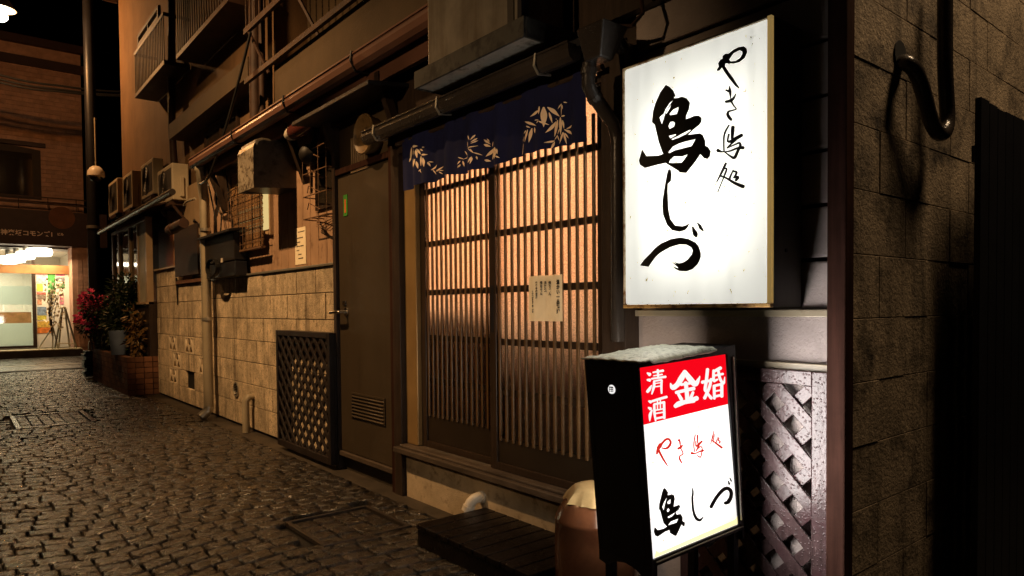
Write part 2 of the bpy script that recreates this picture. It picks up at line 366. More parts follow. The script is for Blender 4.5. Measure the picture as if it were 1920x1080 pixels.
def text(body, fn, size=1., bold=0., vertical=False, mb=None):
    """lettering as mesh; fn maps (x, y) in text units to a point"""
    mb = mb or MB(); chars = list(body) if vertical else [body]
    for i, ch in enumerate(chars):
        if ch == ' ': continue
        c = bpy.data.curves.new('lettering', 'FONT'); c.body = ch; c.size = size; c.offset = bold; c.resolution_u = 3
        if vertical: c.align_x = 'CENTER'
        o = bpy.data.objects.new('lettering', c); sc.collection.objects.link(o)
        bpy.context.view_layer.update()
        me = bpy.data.meshes.new_from_object(o.evaluated_get(bpy.context.evaluated_depsgraph_get()))
        mb.add([fn(v.co.x, v.co.y - (i*size*1.02 if vertical else 0)) for v in me.vertices], [tuple(p.vertices) for p in me.polygons])
        bpy.data.objects.remove(o); bpy.data.curves.remove(c); bpy.data.meshes.remove(me)
    return mb
XF = 2.07
# ------------------------------------------------------------------ ground
struct(MB().add([(-40, -30, -.03), (60, -30, -.03), (60, 90, -.03), (-40, 90, -.03)], [(0, 1, 2, 3)]).build('ground', 'grout'))
def cobbles():
    mb = MB(); holes = [(1.30, 1.79, 3.0, 3.5), (.42, 1.12, 7.9, 9.0)]
    def arch(x): f = ((x-.55)/1.5) % 1; return .17*(1-(2*f-1)**2)
    row = .100
    j = 0
    for j in range(-4, 155):
        x = -1.6 + R.uniform(0, .1)
        while x < 1.93:
            wd = R.uniform(.10, .155); x2 = min(x+wd, 1.96)
            if x2-x < .04: break
            g = .0045; gy = .0068; yb = .3 + j*row
            xm = (x+x2)/2; ym = yb+arch(xm)
            if yb > 15.4 or any(a-.02 < xm < b+.02 and c-.03 < ym < d+.03 for a, b, c, d in holes): x = x2; continue
            cs = [(x+g, yb+arch(x+g)+gy), (x2-g, yb+arch(x2-g)+gy), (x2-g, yb+arch(x2-g)+row-gy), (x+g, yb+arch(x+g)+row-gy)]
            cs = [Vector((a+R.uniform(-.003, .003), b+R.uniform(-.0035, .0035), 0)) for a, b in cs]
            ce = sum(cs, Vector())/4; h = R.uniform(-.0028, .0028); tx, ty = R.uniform(-.025, .025), R.uniform(-.025, .025)
            ring = lambda k, z: [Vector((ce.x+(c.x-ce.x)*k, ce.y+(c.y-ce.y)*k, z+h+(c.x-ce.x)*tx+(c.y-ce.y)*ty)) for c in cs]
            vs = ring(1, -.035) + ring(1, -.009) + ring(.95, -.001) + ring(.82, .0) + [Vector((ce.x, ce.y, .001+h))]
            fs = []
            for r_ in range(3):
                for k in range(4): fs.append((r_*4+k, r_*4+(k+1) % 4, r_*4+4+(k+1) % 4, r_*4+4+k))
            for k in range(4): fs.append((12+k, 12+(k+1) % 4, 16))
            mb.add(vs, fs); x = x2
    o = mb.build('cobblestone_paving', 'cobble')
    for p in o.data.polygons: p.use_smooth = True
    struct(o)
cobbles()
struct(MB().box(1.955, 2.14, .2, 15.5, -.03, -.004).build('gutter_strip', 'concrete', bevel=.004))
struct(MB().box(-9, 12, 15.75, 20.2, -.03, .004).build('road', 'asphalt'))
struct(MB().box(-9, 12, 15.55, 15.75, -.03, .012).build('road_edge_strip', 'concrete'))
struct(MB().box(.2, 2.6, 17.0, 17.18, .004, .008).build('road_marking', 'paint'))
def manhole(x0, x1, y0, y1, label, w_=.022, m='darkpipe'):
    t = T('manhole_cover', label, 'manhole cover', ((x0+x1)/2, (y0+y1)/2, 0), 'square manhole covers in the alley')
    f = MB(); f.box(x0, x1, y0, y0+w_, -.02, .004).box(x0, x1, y1-w_, y1, -.02, .004).box(x0, x0+w_, y0+w_, y1-w_, -.02, .004).box(x1-w_, x1, y0+w_, y1-w_, -.02, .004)
    f.build('frame', m, t, bevel=.002)
    s = MB(); nx = max(3, round((x1-x0)/.12)); ny = max(3, round((y1-y0)/.12))
    for i in range(nx):
        for j in range(ny):
            a = x0+w_+.006+(x1-x0-2*w_-.012)*i/nx; b = a+(x1-x0-2*w_-.012)/nx-.008; c = y0+w_+.006+(y1-y0-2*w_-.012)*j/ny; d = c+(y1-y0-2*w_-.012)/ny-.008
            s.box(a, b, c, d, -.025, R.uniform(-.006, -.001))
    s.build('stone_inlay', 'cobble', t, bevel=.008)
manhole(1.31, 1.78, 3.01, 3.49, 'square manhole with cobble inlay in front of the timber step')
manhole(.44, 1.10, 7.95, 8.95, 'wet square manhole with glinting frame in the middle of the alley', .04, 'darkpipe')
tag(MB().beam((1.52, 9.95, .012), (1.69, 9.72, .012), .012, .012).build('white_stick', 'white'), 'thin white stick lying on the wet cobbles', 'stick')

# ------------------------------------------------------------------ izakaya building
B = T('restaurant_building', 'dark two storey restaurant building with lattice doors and rusty eaves', 'building', (2.3, 3.0, 0))
def boards():
    mb = MB(); zs = [0.02, .90, 1.075] + [1.075+.1685*k for k in range(1, 9)]
    for a, b in zip(zs, zs[1:]):
        mb.box(2.100, 2.125, .975, 1.80, a+.007, b-.007)
    return mb
boards().build('siding', 'stucco', B, bevel=.006)
MB().box(2.126, 2.2, .99, 1.80, 0, 2.5).build('siding_backing', 'dark', B)
tm = MB(); 
for z in (1.075, .905): tm.box(2.078, 2.0995, 1.0, 1.80, z-.012, z+.012)
tm.build('trim_strip', 'greypipe', B, bevel=.003)
MB().box(2.045, 2.099, .955, 1.012, 0, 2.6).build('corner_post', 'redtrim', B, bevel=.004)
# side wall in the passage
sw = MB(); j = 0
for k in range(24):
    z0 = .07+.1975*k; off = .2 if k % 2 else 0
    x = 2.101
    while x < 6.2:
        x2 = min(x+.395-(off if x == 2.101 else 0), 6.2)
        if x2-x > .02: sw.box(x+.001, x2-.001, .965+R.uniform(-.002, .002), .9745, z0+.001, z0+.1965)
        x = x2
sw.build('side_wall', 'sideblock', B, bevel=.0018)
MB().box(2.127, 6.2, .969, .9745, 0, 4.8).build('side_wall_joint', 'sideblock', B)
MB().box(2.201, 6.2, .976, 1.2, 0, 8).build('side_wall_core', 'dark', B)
# plinth, sill, frame
MB().box(2.055, 2.3, 1.80, 3.53, -.03, .262).build('plinth', 'plinth', B, bevel=.004)
s_ = MB(); s_.box(1.985, 2.25, 1.80, 3.56, .263, .293); s_.box(2.01, 2.25, 1.80, 3.53, .2935, .308)
s_.build('sill', 'sill', B, bevel=.004)
MB().box(2.066, 2.078, 2.72, 3.33, .309, .318).build('sill_rail', 'steel', B)
MB().box(2.03, 2.16, 3.535, 3.625, -.02, 2.06).build('door_post', 'darktrim', B, bevel=.004)
MB().box(2.02, 2.16, 1.79, 1.915, .309, 2.12).build('door_post', 'darktrim', B, bevel=.004)
MB().box(2.062, 2.12, 3.405, 3.532, .309, 2.0).build('door_jamb', 'brass', B, bevel=.006)
MB().box(2.03, 2.16, 1.916, 3.534, 2.0, 2.2).build('lintel', 'darktrim', B)
def sliding(y0, y1, X, label, right):
    d = T('sliding_door', label, '', (X, (y0+y1)/2, .309)); del d['category']; d.parent = B; d.location = Vector((X, (y0+y1)/2, .309)) - B.location
    zb, zt = .310, 1.998; sw_ = .052
    fr = MB(); fr.box(X-.016, X+.016, y0, y0+sw_, zb, zt).box(X-.016, X+.016, y1-sw_, y1, zb, zt).box(X-.016, X+.016, y0+sw_, y1-sw_, zb, zb+.035)
    fr.box(X-.016, X+.016, y0+sw_, y1-sw_, zt-.012, zt)
    fr.build('stile', 'lattice', d, bevel=.003)
    kz = .50 if not right else .465
    MB().box(X-.006, X+.012, y0+sw_, y1-sw_, zb+.0355, kz).build('kick_panel', 'kick', d)
    zs = [1.76, 1.463, 1.19, .935, .69]
    la = MB()
    for z in zs: la.box(X-.003, X+.013, y0+sw_, y1-sw_, z-.016, z+.016)
    la.build('cross_bar', 'lattice', d, bevel=.002)
    n = 14; sl = MB()
    for k in range(n):
        y = y0+sw_+(y1-y0-2*sw_)*(k+.5)/n
        top = (1.895 - .0*k) if (right and k < 3) else zt-.013
        sl.box(X-.0155, X-.0035, y-.0072, y+.0072, kz-.012, top)
    sl.build('slat', 'slat', d, bevel=.0025)
    MB().box(X+.0145, X+.0185, y0+sw_-.01, y1-sw_+.01, kz, zt-.012).build('glass_pane', 'doorglass', d)
    if right:
        q = MB().box(X-.0175, X-.0165, y1-.036, y1-.016, .98, 1.21); q.build('lock_plate', 'black', d)
        MB().lathe((X-.019, y1-.026, 1.12), [(.006, 0), (.006, .003)], 12, 'x').build('keyhole', 'steel', d)
sliding(1.917, 2.705, 2.070, 'right hand sliding door of dark vertical slats over lit amber glass', True)
sliding(2.655, 3.404, 2.106, 'left hand sliding door of dark vertical slats over lit amber glass', False)
# the lit room behind the doors
rm = MB(); rm.box(2.9, 2.95, 1.7, 3.7, 0, 2.3).box(2.2, 2.9, 1.70, 1.75, 0, 2.3).box(2.2, 2.9, 3.6, 3.65, 0, 2.3).box(2.2, 2.95, 1.7, 3.65, 2.25, 2.3).box(2.2, 2.95, 1.7, 3.65, .2, .262)
rm.build('room_shell', 'orange_plaster', B)
MB().box(2.162, 2.199, 1.70, 3.65, 2.01, 2.249).build('lintel_core', 'darktrim', B)
MB().box(2.162, 2.199, 1.701, 1.91, .31, 2.009).build('jamb_core', 'darktrim', B)
MB().box(2.162, 2.199, 3.41, 3.649, .31, 2.009).build('jamb_core', 'darktrim', B)
MB().box(2.36, 2.8, 1.76, 3.59, .262, .86).build('counter', 'darktrim', B)
lamp('room_lamp_light', 'POINT', (2.43, 2.20, 1.76), 128, (1, .82, .63), .10)
lamp('room_lamp_light', 'POINT', (2.50, 2.98, 1.66), 84, (1, .77, .54), .10)
MB().box(2.20, 2.215, 1.76, 3.59, .31, 1.19).build('added_shade_screen', 'sill', B)  # unseen panel added to shade the lower part of the door glass
# service door bay
MB().box(2.035, 2.14, 3.626, 3.664, -.02, 2.35).build('door_frame', 'redtrim', B, bevel=.003)
MB().box(2.035, 2.14, 4.405, 4.45, .0, 2.35).build('door_frame', 'darktrim', B, bevel=.003)
MB().box(2.04, 2.14, 3.665, 4.404, 2.005, 2.045).build('door_frame', 'redtrim', B, bevel=.003)
MB().box(2.075, 2.14, 3.665, 4.404, 2.046, 2.5).build('transom_panel', 'plaster', B)
MB().box(2.09, 2.14, 3.665, 4.404, -.02, .128).build('door_base', 'concrete', B)
SD = T('service_door', 'plain brown steel service door with louvre and lever handle', '', Vector((2.06, 4.03, .13))-B.location); del SD['category']; SD.parent = B
MB().box(2.058, 2.095, 3.668, 4.402, .135, 2.0).build('door_leaf', 'servdoor', SD, bevel=.004)
MB().box(2.04, 2.1, 3.668, 4.402, .100, .131).build('door_sill', 'sill', SD, bevel=.003)
v = MB(); ya, yb_ = onX(722, 750, 2.055).y, onX(659, 750, 2.055).y; za, zb = onX(690, 790, 2.055).z, onX(690, 741, 2.055).z
v.box(2.050, 2.0575, ya, yb_, za, za+.012).box(2.050, 2.0575, ya, yb_, zb-.012, zb).box(2.050, 2.0575, ya, ya+.014, za+.012, zb-.012).box(2.050, 2.0575, yb_-.014, yb_, za+.012, zb-.012)
for k in range(7):
    z = za+.018+(zb-za-.036)*k/6.; v.hexa([(2.046, ya+.014, z-.011), (2.0575, ya+.014, z-.003), (2.0575, yb_-.014, z-.003), (2.046, yb_-.014, z-.011), (2.046, ya+.014, z-.008), (2.0575, ya+.014, z+.0), (2.0575, yb_-.014, z+.0), (2.046, yb_-.014, z-.008)])
v.build('louvre', 'servdoor', SD)
h = MB(); hy, hz = onX(648, 585, 2.05).y, onX(648, 585, 2.05).z
h.lathe((2.050, hy, hz), [(.03, 0), (.03, .008)], 16, 'x'); h.tube([(2.052, hy, hz), (2.0, hy, hz), (1.993, hy+.02, hz), (1.993, hy+.12, hz-.004)], .011, 10)
h.build('handle', 'steel', SD, smooth=True)
MB().box(2.050, 2.0575, hy+.0, hy+.05, hz+.045, hz+.075).build('lock_cylinder', 'steel', SD, bevel=.003)
hp = onX(737, 820, 2.05); MB().tube([(2.05, hp.y, hp.z-.05), (2.05, hp.y, hp.z+.05)], .008, 8).build('hinge', 'steel', SD)
gp = onX(648, 385, 2.055); g = MB().box(2.0535, 2.0575, gp.y-.028, gp.y+.03, gp.z-.07, gp.z+.07); go = g.build('door_tag', 'green', SD)
MB().box(2.052, 2.0532, gp.y-.010, gp.y+.012, gp.z-.05, gp.z+.04).build('tag_strip', 'redtag', go)
# transom louvre and round cover
lp0, lp1 = onX(662, 278, 2.07), onX(682, 322, 2.07)
lv = MB(); lv.box(2.05, 2.074, min(lp0.y, lp1.y)-.08, max(lp0.y, lp1.y), lp1.z+.01, lp1.z+.03)
y_ = lp1.y-.05
for k in range(7): lv.box(2.052, 2.074, y_+k*.03, y_+k*.03+.014, lp1.z+.03, lp0.z+.06)
lv.build('transom_grille', 'winframe', B, bevel=.002)
dc = onX(686, 252, 2.0)
dd = MB().lathe((2.074, dc.y, dc.z), [(.10, 0), (.115, -.05), (.125, -.09), (.118, -.10), (.10, -.085), (.02, -.075)], 28, 'x'); dd.build('round_vent_cover', 'discpaint', B, smooth=True)
# tin siding above the block wall, in vertical ribs
tn = MB(); y = 4.452
while y < 7.62:
    tn.box(2.13, 2.16, y, min(y+.148, 7.62), 1.42, 2.52); y += .15
tn.build('tin_siding', 'tin', B, bevel=.004)
MB().box(2.165, 2.3, 4.45, 7.6, 0, 2.5).build('siding_backing', 'dark', B)
# eave: gutter, fascia, sloping roof, braces
gut = MB(); g0 = 2.93; gz = 2.50
ring = [(1.835, .075), (1.828, .045), (1.835, .012), (1.855, -.008), (1.885, -.012), (1.91, .0), (1.925, .03), (1.93, .075)]
def prism(mb, prof, y0, y1, z):
    n = len(prof); vs = [(x, y0, z+h) for x, h in prof] + [(x, y1, z+h) for x, h in prof]
    fs = [(i, i+1, n+i+1, n+i) for i in range(n-1)]
    return mb.add(vs, fs)
prism(gut, ring, 2.6, 7.25, gz)
prism(gut, [(x+(.004 if x < 1.88 else -.004), h+.003) for x, h in ring], 2.6, 7.25, gz)
gut.box(1.826, 1.836, 2.6, 7.25, gz+.075, gz+.085)
gut.add([(x, 7.25, gz+h) for x, h in ring], [tuple(range(8))])
G = gut.build('gutter', 'copper', B)
for yy in (3.7, 4.75, 5.9): 
    MB().tube([(1.93, yy, gz+.09), (1.825, yy, gz+.09), (1.820, yy, gz+.04), (1.85, yy, gz-.018), (1.94, yy, gz-.01)], .008, 6).build('gutter_bracket', 'black', B)
MB().hexa([(1.86, 2.6, gz+.02), (2.6, 2.6, gz+.30), (2.6, 7.3, gz+.30), (1.86, 7.3, gz+.02), (1.86, 2.6, gz+.06), (2.6, 2.6, gz+.34), (2.6, 7.3, gz+.34), (1.86, 7.3, gz+.06)]).build('eave_roof', 'black', B)
MB().box(1.94, 1.97, 2.6, 7.25, gz-.09, gz+.03).build('fascia', 'copper', B)
MB().box(1.97, 2.2, 2.6, 7.25, gz-.03, gz+.02).build('soffit', 'darktrim', B)
br = MB()
for yy in (7.0, 5.02, 4.43, 3.60):
    b1 = MB(); b1.beam((2.10, yy, 2.05), (1.95, yy, 2.46), .05, .05); b1.beam((2.1, yy, 2.44), (1.93, yy, 2.44), .05, .06); b1.build('eave_brace', 'darktrim', B)
cn = MB(); cn.hexa([(1.80, 3.45, 2.335), (2.08, 3.45, 2.37), (2.08, 4.55, 2.37), (1.80, 4.55, 2.335), (1.80, 3.45, 2.36), (2.08, 3.45, 2.395), (2.08, 4.55, 2.395), (1.80, 4.55, 2.36)])
cn.build('small_canopy', 'black', B, bevel=.003)
# lower gutter above the curtain
lg = MB(); ring2 = [(1.86, .045), (1.857, .02), (1.866, -.008), (1.885, -.02), (1.905, -.02), (1.925, -.005), (1.93, .045)]
prism(lg, ring2, 1.93, 3.66, 2.075); prism(lg, [(x+(.004 if x < 1.89 else -.004), h+.003) for x, h in ring2], 1.93, 3.66, 2.075)
lg.box(1.853, 1.862, 1.93, 3.66, 2.118, 2.126); lg.add([(x, 3.66, 2.075+h) for x, h in ring2], [tuple(range(7))]); lg.add([(x, 1.93, 2.075+h) for x, h in ring2], [tuple(range(7))])
lg.build('lower_gutter', 'darkpipe', B)
for yy in (2.12, 2.85, 3.5): MB().tube([(1.935, yy, 2.125), (1.856, yy, 2.128), (1.850, yy, 2.08), (1.872, yy, 2.050), (1.94, yy, 2.06)], .006, 6).build('gutter_bracket', 'alu', B)
MB().hexa([(1.90, 1.9, 2.11), (2.3, 1.9, 2.2), (2.3, 3.64, 2.2), (1.90, 3.64, 2.11), (1.90, 1.9, 2.14), (2.3, 1.9, 2.23), (2.3, 3.64, 2.23), (1.90, 3.64, 2.14)]).build('porch_roof', 'black', B)
MB().box(2.06, 2.10, 1.0, 3.64, 2.24, 2.52).build('upper_fascia', 'darktrim', B)
# upper storey
a = onX(515, 203, 2.05); MB().box(2.05, 2.09, 1.0, a.y, 2.75, onX(525, 118, 2.05).z).build('balcony_parapet', 'plaster', B, bevel=.006)
MB().box(2.09, 2.6, 1.0, a.y, 2.72, 2.76).build('balcony_floor', 'dark', B)
MB().box(2.6, 2.7, 1.0, 6.15, 2.5, 7.5).build('upper_wall', 'plaster', B)
rl = MB(); zt = onX(525, 100, 2.05).z+.35
rl.box(2.0, 2.03, 1.0, 6.1, zt, zt+.05).box(2.0, 2.03, 1.0, 6.1, zt-.42, zt-.38)
yy = 1.1
while yy < 6.1: rl.box(2.008, 2.022, yy, yy+.015, zt+.05, zt+.95); yy += .11
for yy in (2., 3., 4., 5., 6.): rl.beam((2.015, yy, zt), (2.09, yy-.25, zt-.4), .02, .02)
rl.build('balcony_railing', 'rustpipe', B)

# ------------------------------------------------------------------ concrete block garden wall
W = T('block_wall', 'grey concrete block wall with pierced vent blocks and a thin ledge', 'wall', (2.1, 7.2, 0))
zc = [.02, .225, .42, .624, .824, 1.025, 1.222, 1.412]; zl = [.02, .20, .40, .602, .802, 1.008, 1.206, 1.41, 1.62]
vents = [onX(320, 641, 2.1), onX(353, 649, 2.1), onX(337.5, 676, 2.1), onX(374, 683, 2.1), onX(320, 703, 2.1)]
darkhole = onX(354, 710, 2.1)
bw = MB()
yj = [4.452, 4.55, 4.90, 5.27, 5.64, 6.02, 6.38, 6.76, 7.12, 7.41, 7.70]
for k, (a, b) in enumerate(zip(zc, zc[1:])):
    ys = yj if k % 2 == 0 else [4.452]+[(p+q)/2 for p, q in zip(yj, yj[1:])]+[7.70]
    for p, q in zip(ys, ys[1:]): bw.box(2.100+R.uniform(-.003, .003), 2.2, p+.0045, q-.0045, a+.003, b-.003)
yl = [7.705, 7.88, 8.28, 8.66, 9.04, 9.42, 9.8, 10.02]
vb = []
for k, (a, b) in enumerate(zip(zl, zl[1:])):
    ys = yl if k % 2 else [7.705]+[(p+q)/2 for p, q in zip(yl, yl[1:])]+[10.02]
    for p, q in zip(ys, ys[1:]):
        if k == 7 and q < 8.9: continue
        hit = [v for v in vents if p <= v.y < q and a <= v.z < b]
        if hit: vb.append((p, q, a, b)); continue
        if p <= darkhole.y < q and a <= darkhole.z < b:
            continue
        bw.box(2.100+R.uniform(-.003, .003), 2.2, p+.0045, q-.0045, a+.003, b-.003)
bw.build('blocks', 'block', W, bevel=.0035)
MB().box(2.129, 2.134, 7.71, 10.0, .02, 1.2).build('hole_shade_sheet', 'dark', W)  # black sheet that puts the shade behind the pierced holes
MB().box(2.112, 2.19, 4.455, 7.703, 0, 1.40).box(2.135, 2.19, 7.704, 10.0, 0, 1.40).build('mortar', 'mortar', W)
for p, q, a, b in vb:
    hs = [[(.05, .93), (.30, .93), (.19, .54)], [(.40, .93), (.60, .93), (.69, .52), (.31, .52)], [(.70, .93), (.95, .93), (.81, .54)],
          [(.24, .44), (.31, .44), (.47, .08), (.08, .08)], [(.69, .44), (.76, .44), (.92, .08), (.53, .08)]]
    fn = lambda u, vv: Vector((2.098, p+.003+(q-p-.006)*u, a+.003+(b-a-.006)*vv))
    MB().poly([(0, 0), (1, 0), (1, 1), (0, 1)], fn, hs, (.02, 0, 0)).build('vent_block', 'vent_block', W)
MB().box(2.085, 2.16, 4.452, 7.63, 1.414, 1.432).build('ledge', 'alu', W, bevel=.003)
MB().box(2.07, 2.2, 8.92, 10.03, 1.622, 1.645).build('ledge', 'winframe', W, bevel=.003)
MB().box(2.07, 2.2, 7.8, 8.88, 1.412, 1.45).build('ledge', 'brick', W, bevel=.003)
vp = onX(444, 730, 2.1)
rv = MB().lathe((2.099, vp.y, vp.z), [(.075, 0), (.075, -.012), (.06, -.012), (.058, -.004), (.01, -.004)], 24, 'x')
rv.build('round_vent', 'alu', W, smooth=True)
rb = MB()
for k in range(-3, 4): rb.box(2.088, 2.094, vp.y-.05+abs(k)*.006, vp.y+.05-abs(k)*.006, vp.z+k*.016-.004, vp.z+k*.016+.003)
rb.build('vent_bar', 'darkpipe', W)
sp = onX(468, 745, 2.06); gp_ = onX(468, 790, 2.06)
o = MB().tube([(2.12, sp.y+.02, sp.z), (2.05, sp.y, sp.z), (2.025, sp.y, sp.z-.03), (2.025, sp.y, .0)], .032, 12).build('drain_stub', 'greypipe', None, smooth=True)
tag(o, 'short bent drain stub at the foot of the block wall', 'pipe')
# ------------------------------------------------------------------ big wall sign
S = T('wall_sign', 'large white backlit box sign with black brush lettering on the wall', 'sign', (1.99, 1.42, 1.095))
c = [onX(1170, 583, 1.92), onX(1447, 585, 1.92), onX(1447, 33, 1.92), onX(1170, 122, 1.92)]
y1, y0 = c[0].y, c[1].y; z0, z1 = 1.095, 1.968
cs = MB(); cs.box(1.93, 2.095, y0, y0+.006, z0, z1).box(1.93, 2.095, y1-.006, y1, z0, z1).box(1.93, 2.095, y0+.006, y1-.006, z1-.006, z1).box(1.93, 2.095, y0+.006, y1-.006, z0, z0+.006).box(2.085, 2.095, y0+.006, y1-.006, z0+.006, z1-.006)
cs.build('casing', 'casing', S)
MB().lathe((2.0, y0-.003, 1.27), [(.006, 0), (.006, .003)], 10, 'y').build('screw', 'black', S)
rw = .013
MB().box(1.916, 1.9299, y0, y0+rw, z0+rw, z1).build('acrylic_edge', 'edge_glow', S)
MB().box(1.916, 1.9299, y1-.006, y1, z0+rw, z1).box(1.916, 1.9299, y0+rw+.0005, y1-.0065, z1-.006, z1).build('rim', 'rust', S, bevel=.002)
MB().box(1.914, 1.9299, y0, y1, z0, z0+rw-.0005).build('rusty_rim', 'rustheavy', S, bevel=.002)
def rrect(a, b, c_, d, r, n=5):
    P = []
    for (x, y, s) in ((b-r, c_+r, -90), (b-r, d-r, 0), (a+r, d-r, 90), (a+r, c_+r, 180)):
        for i in range(n+1): t = math.radians(s+90*i/n); P.append((x+r*math.cos(t), y+r*math.sin(t)))
    return P
MB().poly(rrect(y0+rw-.001, y1-.005, z0+rw-.001, z1-.005, .014), lambda a, b: Vector((1.924, a, b))).build('sign_face', 'opal', S)
for yy in (y0+.20, y1-.20): 
    MB().tube([(2.03, yy, z0+.15), (2.03, yy, z1-.15)], .013, 10).build('lamp_tube', 'tube', S)
XS = 1.9228
def sgn(ox, oy, k): return lambda x, y: onX(ox+x/k, oy+y/k, XS)
kanji = [(525,170),(590,205),(650,265),(690,350),(660,398),(720,395),(800,370),(880,400),(935,475),(915,590),(870,690),(865,750),(920,730),(1000,695),(1080,690),(1130,730),(1130,790),(1090,850),(1000,920),(960,960),(900,1015),(1100,990),(1150,1020),(1190,1110),(1195,1200),(1240,1220),(1285,1290),(1270,1380),(1230,1425),(1170,1410),(1110,1345),(1000,1500),(870,1660),(760,1650),(740,1625),(520,1490),(380,1520),(170,1575),(90,1520),(70,1450),(125,1260),(200,1375),(400,1365),(480,1335),(440,1240),(400,1120),(340,850),(290,800),(310,620),(350,480),(430,300)]
kh = [[(645,432),(590,480),(530,570),(490,660),(420,720),(440,780),(460,835),(490,740),(520,640),(580,530)], [(740,545),(650,590),(590,660),(600,685),(710,665),(735,600)],
      [(610,510),(560,580),(525,660),(540,655),(600,560)], [(600,800),(650,790),(680,815),(665,875),(590,915),(570,870)], [(585,1030),(700,1005),(690,1025),(600,1075)],
      [(620,1090),(720,1040),(850,970),(935,930),(945,940),(870,1000),(760,1055),(640,1100)], [(1025,1090),(850,1130),(740,1165),(640,1220),(570,1310),(585,1325),(680,1275),(720,1265),(900,1220),(960,1205)],
      [(895,1345),(800,1380),(720,1380),(660,1380),(600,1440),(580,1485),(650,1490),(790,1485),(830,1440)]]
f9 = sgn(1190, 140, 9.0); L_ = MB(); L_.poly(kanji, f9, kh); L_.build('brush_character', 'ink', S); L_ = MB()
f5 = sgn(1190, 310, 5.14)
L_.poly([(335,35),(350,50),(356,90),(350,150),(320,180),(318,250),(325,420),(345,520),(390,580),(460,588),(500,575),(520,558),(526,566),(510,600),(485,625),(430,640),(360,625),(310,570),(275,480),(267,400),(268,340),(290,200),(310,90),(322,45)], f5)
L_.build('brush_character', 'ink', S); L_ = MB()
L_.poly([(50,965),(90,910),(140,860),(195,800),(250,755),(350,710),(440,695),(520,710),(590,745),(620,790),(636,840),(638,880),(625,920),(605,955),(560,1000),(500,1022),(430,1018),(395,1000),(360,970),(400,985),(420,992),(418,985),(345,920),(395,950),(400,945),(338,905),(380,930),(430,945),(470,935),(510,908),(550,860),(560,820),(545,790),(500,765),(430,762),(340,790),(250,840),(200,885),(160,940),(135,978),(85,972)], f5)
L_.poly([(550,590),(565,588),(575,605),(605,645),(610,665),(605,692),(585,694),(565,675),(555,640)], f5); L_.poly([(592,550),(610,550),(640,575),(668,625),(662,638),(648,632),(622,610),(608,570)], f5)
L_.build('brush_character', 'ink', S); L_ = MB()
f7 = sgn(1320, 70, 7.2)
L_.poly([(170,440),(200,395),(190,350),(220,300),(250,290),(250,250),(290,220),(330,220),(400,165),(470,130),(540,120),(575,150),(585,200),(550,280),(480,335),(400,355),(345,352),(340,385),(328,352),(290,352),(285,390),(330,460),(360,500),(400,555),(440,620),(480,680),(470,692),(420,655),(330,545),(270,460),(243,408),(210,448),(180,455)], f7, [[(515,190),(480,175),(400,215),(340,300),(360,325),(430,315),(490,275),(518,220)]])
L_.build('brush_character', 'ink', S); L_ = MB()
for st in ([(342,660,10),(352,730,34),(358,800,16),(362,835,14)], [(295,712,20),(335,728,28)], [(295,870,32),(360,855,36),(400,820,28),(432,760,8)], [(365,860,24),(400,920,18),(435,965,16),(400,982,16),(335,1000,24),(320,1040,36),(340,1080,40),(368,1112,32)]): L_.stroke([(a_, b_, w_*1.12+2) for a_, b_, w_ in st], f7)
L_.build('brush_character', 'ink', S); L_ = MB()
f7b = sgn(1320, 220, 7.2)
for st in ([(338,105,18),(290,190,24),(268,280,22),(270,460,20)], [(390,130,42),(385,200,44),(380,290,30)], [(335,230,24),(322,290,22),(322,325,24),(370,322,38),(440,280,44),(510,240,40)], [(430,300,30),(310,412,14)], [(312,415,14),(400,375,18),(480,345,24),(490,385,34)], [(185,445,44),(215,458,34),(260,465,16),(350,455,20),(440,420,26),(530,410,42)], [(488,385,30),(450,470,36),(410,545,36),(350,520,24),(275,465,14)]): L_.stroke([(a_, b_, w_*1.12+2) for a_, b_, w_ in st], f7b)
L_.build('brush_character', 'ink', S); L_ = MB()
for st in ([(295,620,28),(250,720,30),(170,875,14)], [(262,700,14),(305,690,20),(290,750,24),(250,850,16),(185,1010,14)], [(225,790,24),(300,820,24),(420,890,36),(530,935,48)], [(395,710,14),(350,815,24),(352,850,14)], [(388,730,20),(440,740,26),(412,810,24)], [(402,812,22),(460,808,34),(430,850,30)]): L_.stroke([(a_, b_, w_*1.12+2) for a_, b_, w_ in st], f7b)
L_.build('brush_character', 'ink', S); L_ = MB()
dots = [(1408, 70, 2.2, 4), (1411, 82, 1.5, 3), (1399, 76, 1, 3), (1413, 152, 1.5, 2.4), (1413, 197, 1.4, 2.2), (1414, 400, 1, 1.6), (1414, 453, 1, 1.6), (1413, 497, 1.2, 1.4)]
rd = random.Random(12)
for _ in range(70):
    v_ = rd.random(); dots.append((1432-26*rd.random()**2.5, 52+(565-52)*v_, .6+1.1*rd.random(), .6+1.6*rd.random()))
for _ in range(60): dots.append((1176+258*rd.random(), 571-9*rd.random()**2, .8+1.6*rd.random(), .6+1.*rd.random()))
for x, y, a_, b_ in dots: L_.poly([(x-a_/2, y-b_/2), (x+a_/2, y-b_/3), (x+a_/2, y+b_/2), (x-a_/3, y+b_/2)], lambda p, q: onX(p, q, XS))
L_.build('grime_speck', 'ink', S)

lamp('wall_sign_light', 'AREA', (1.90, (y0+y1)/2, (z0+z1)/2), 5, (1, .97, .9), .5, (0, (y0+y1)/2, (z0+z1)/2), size_y=.8)
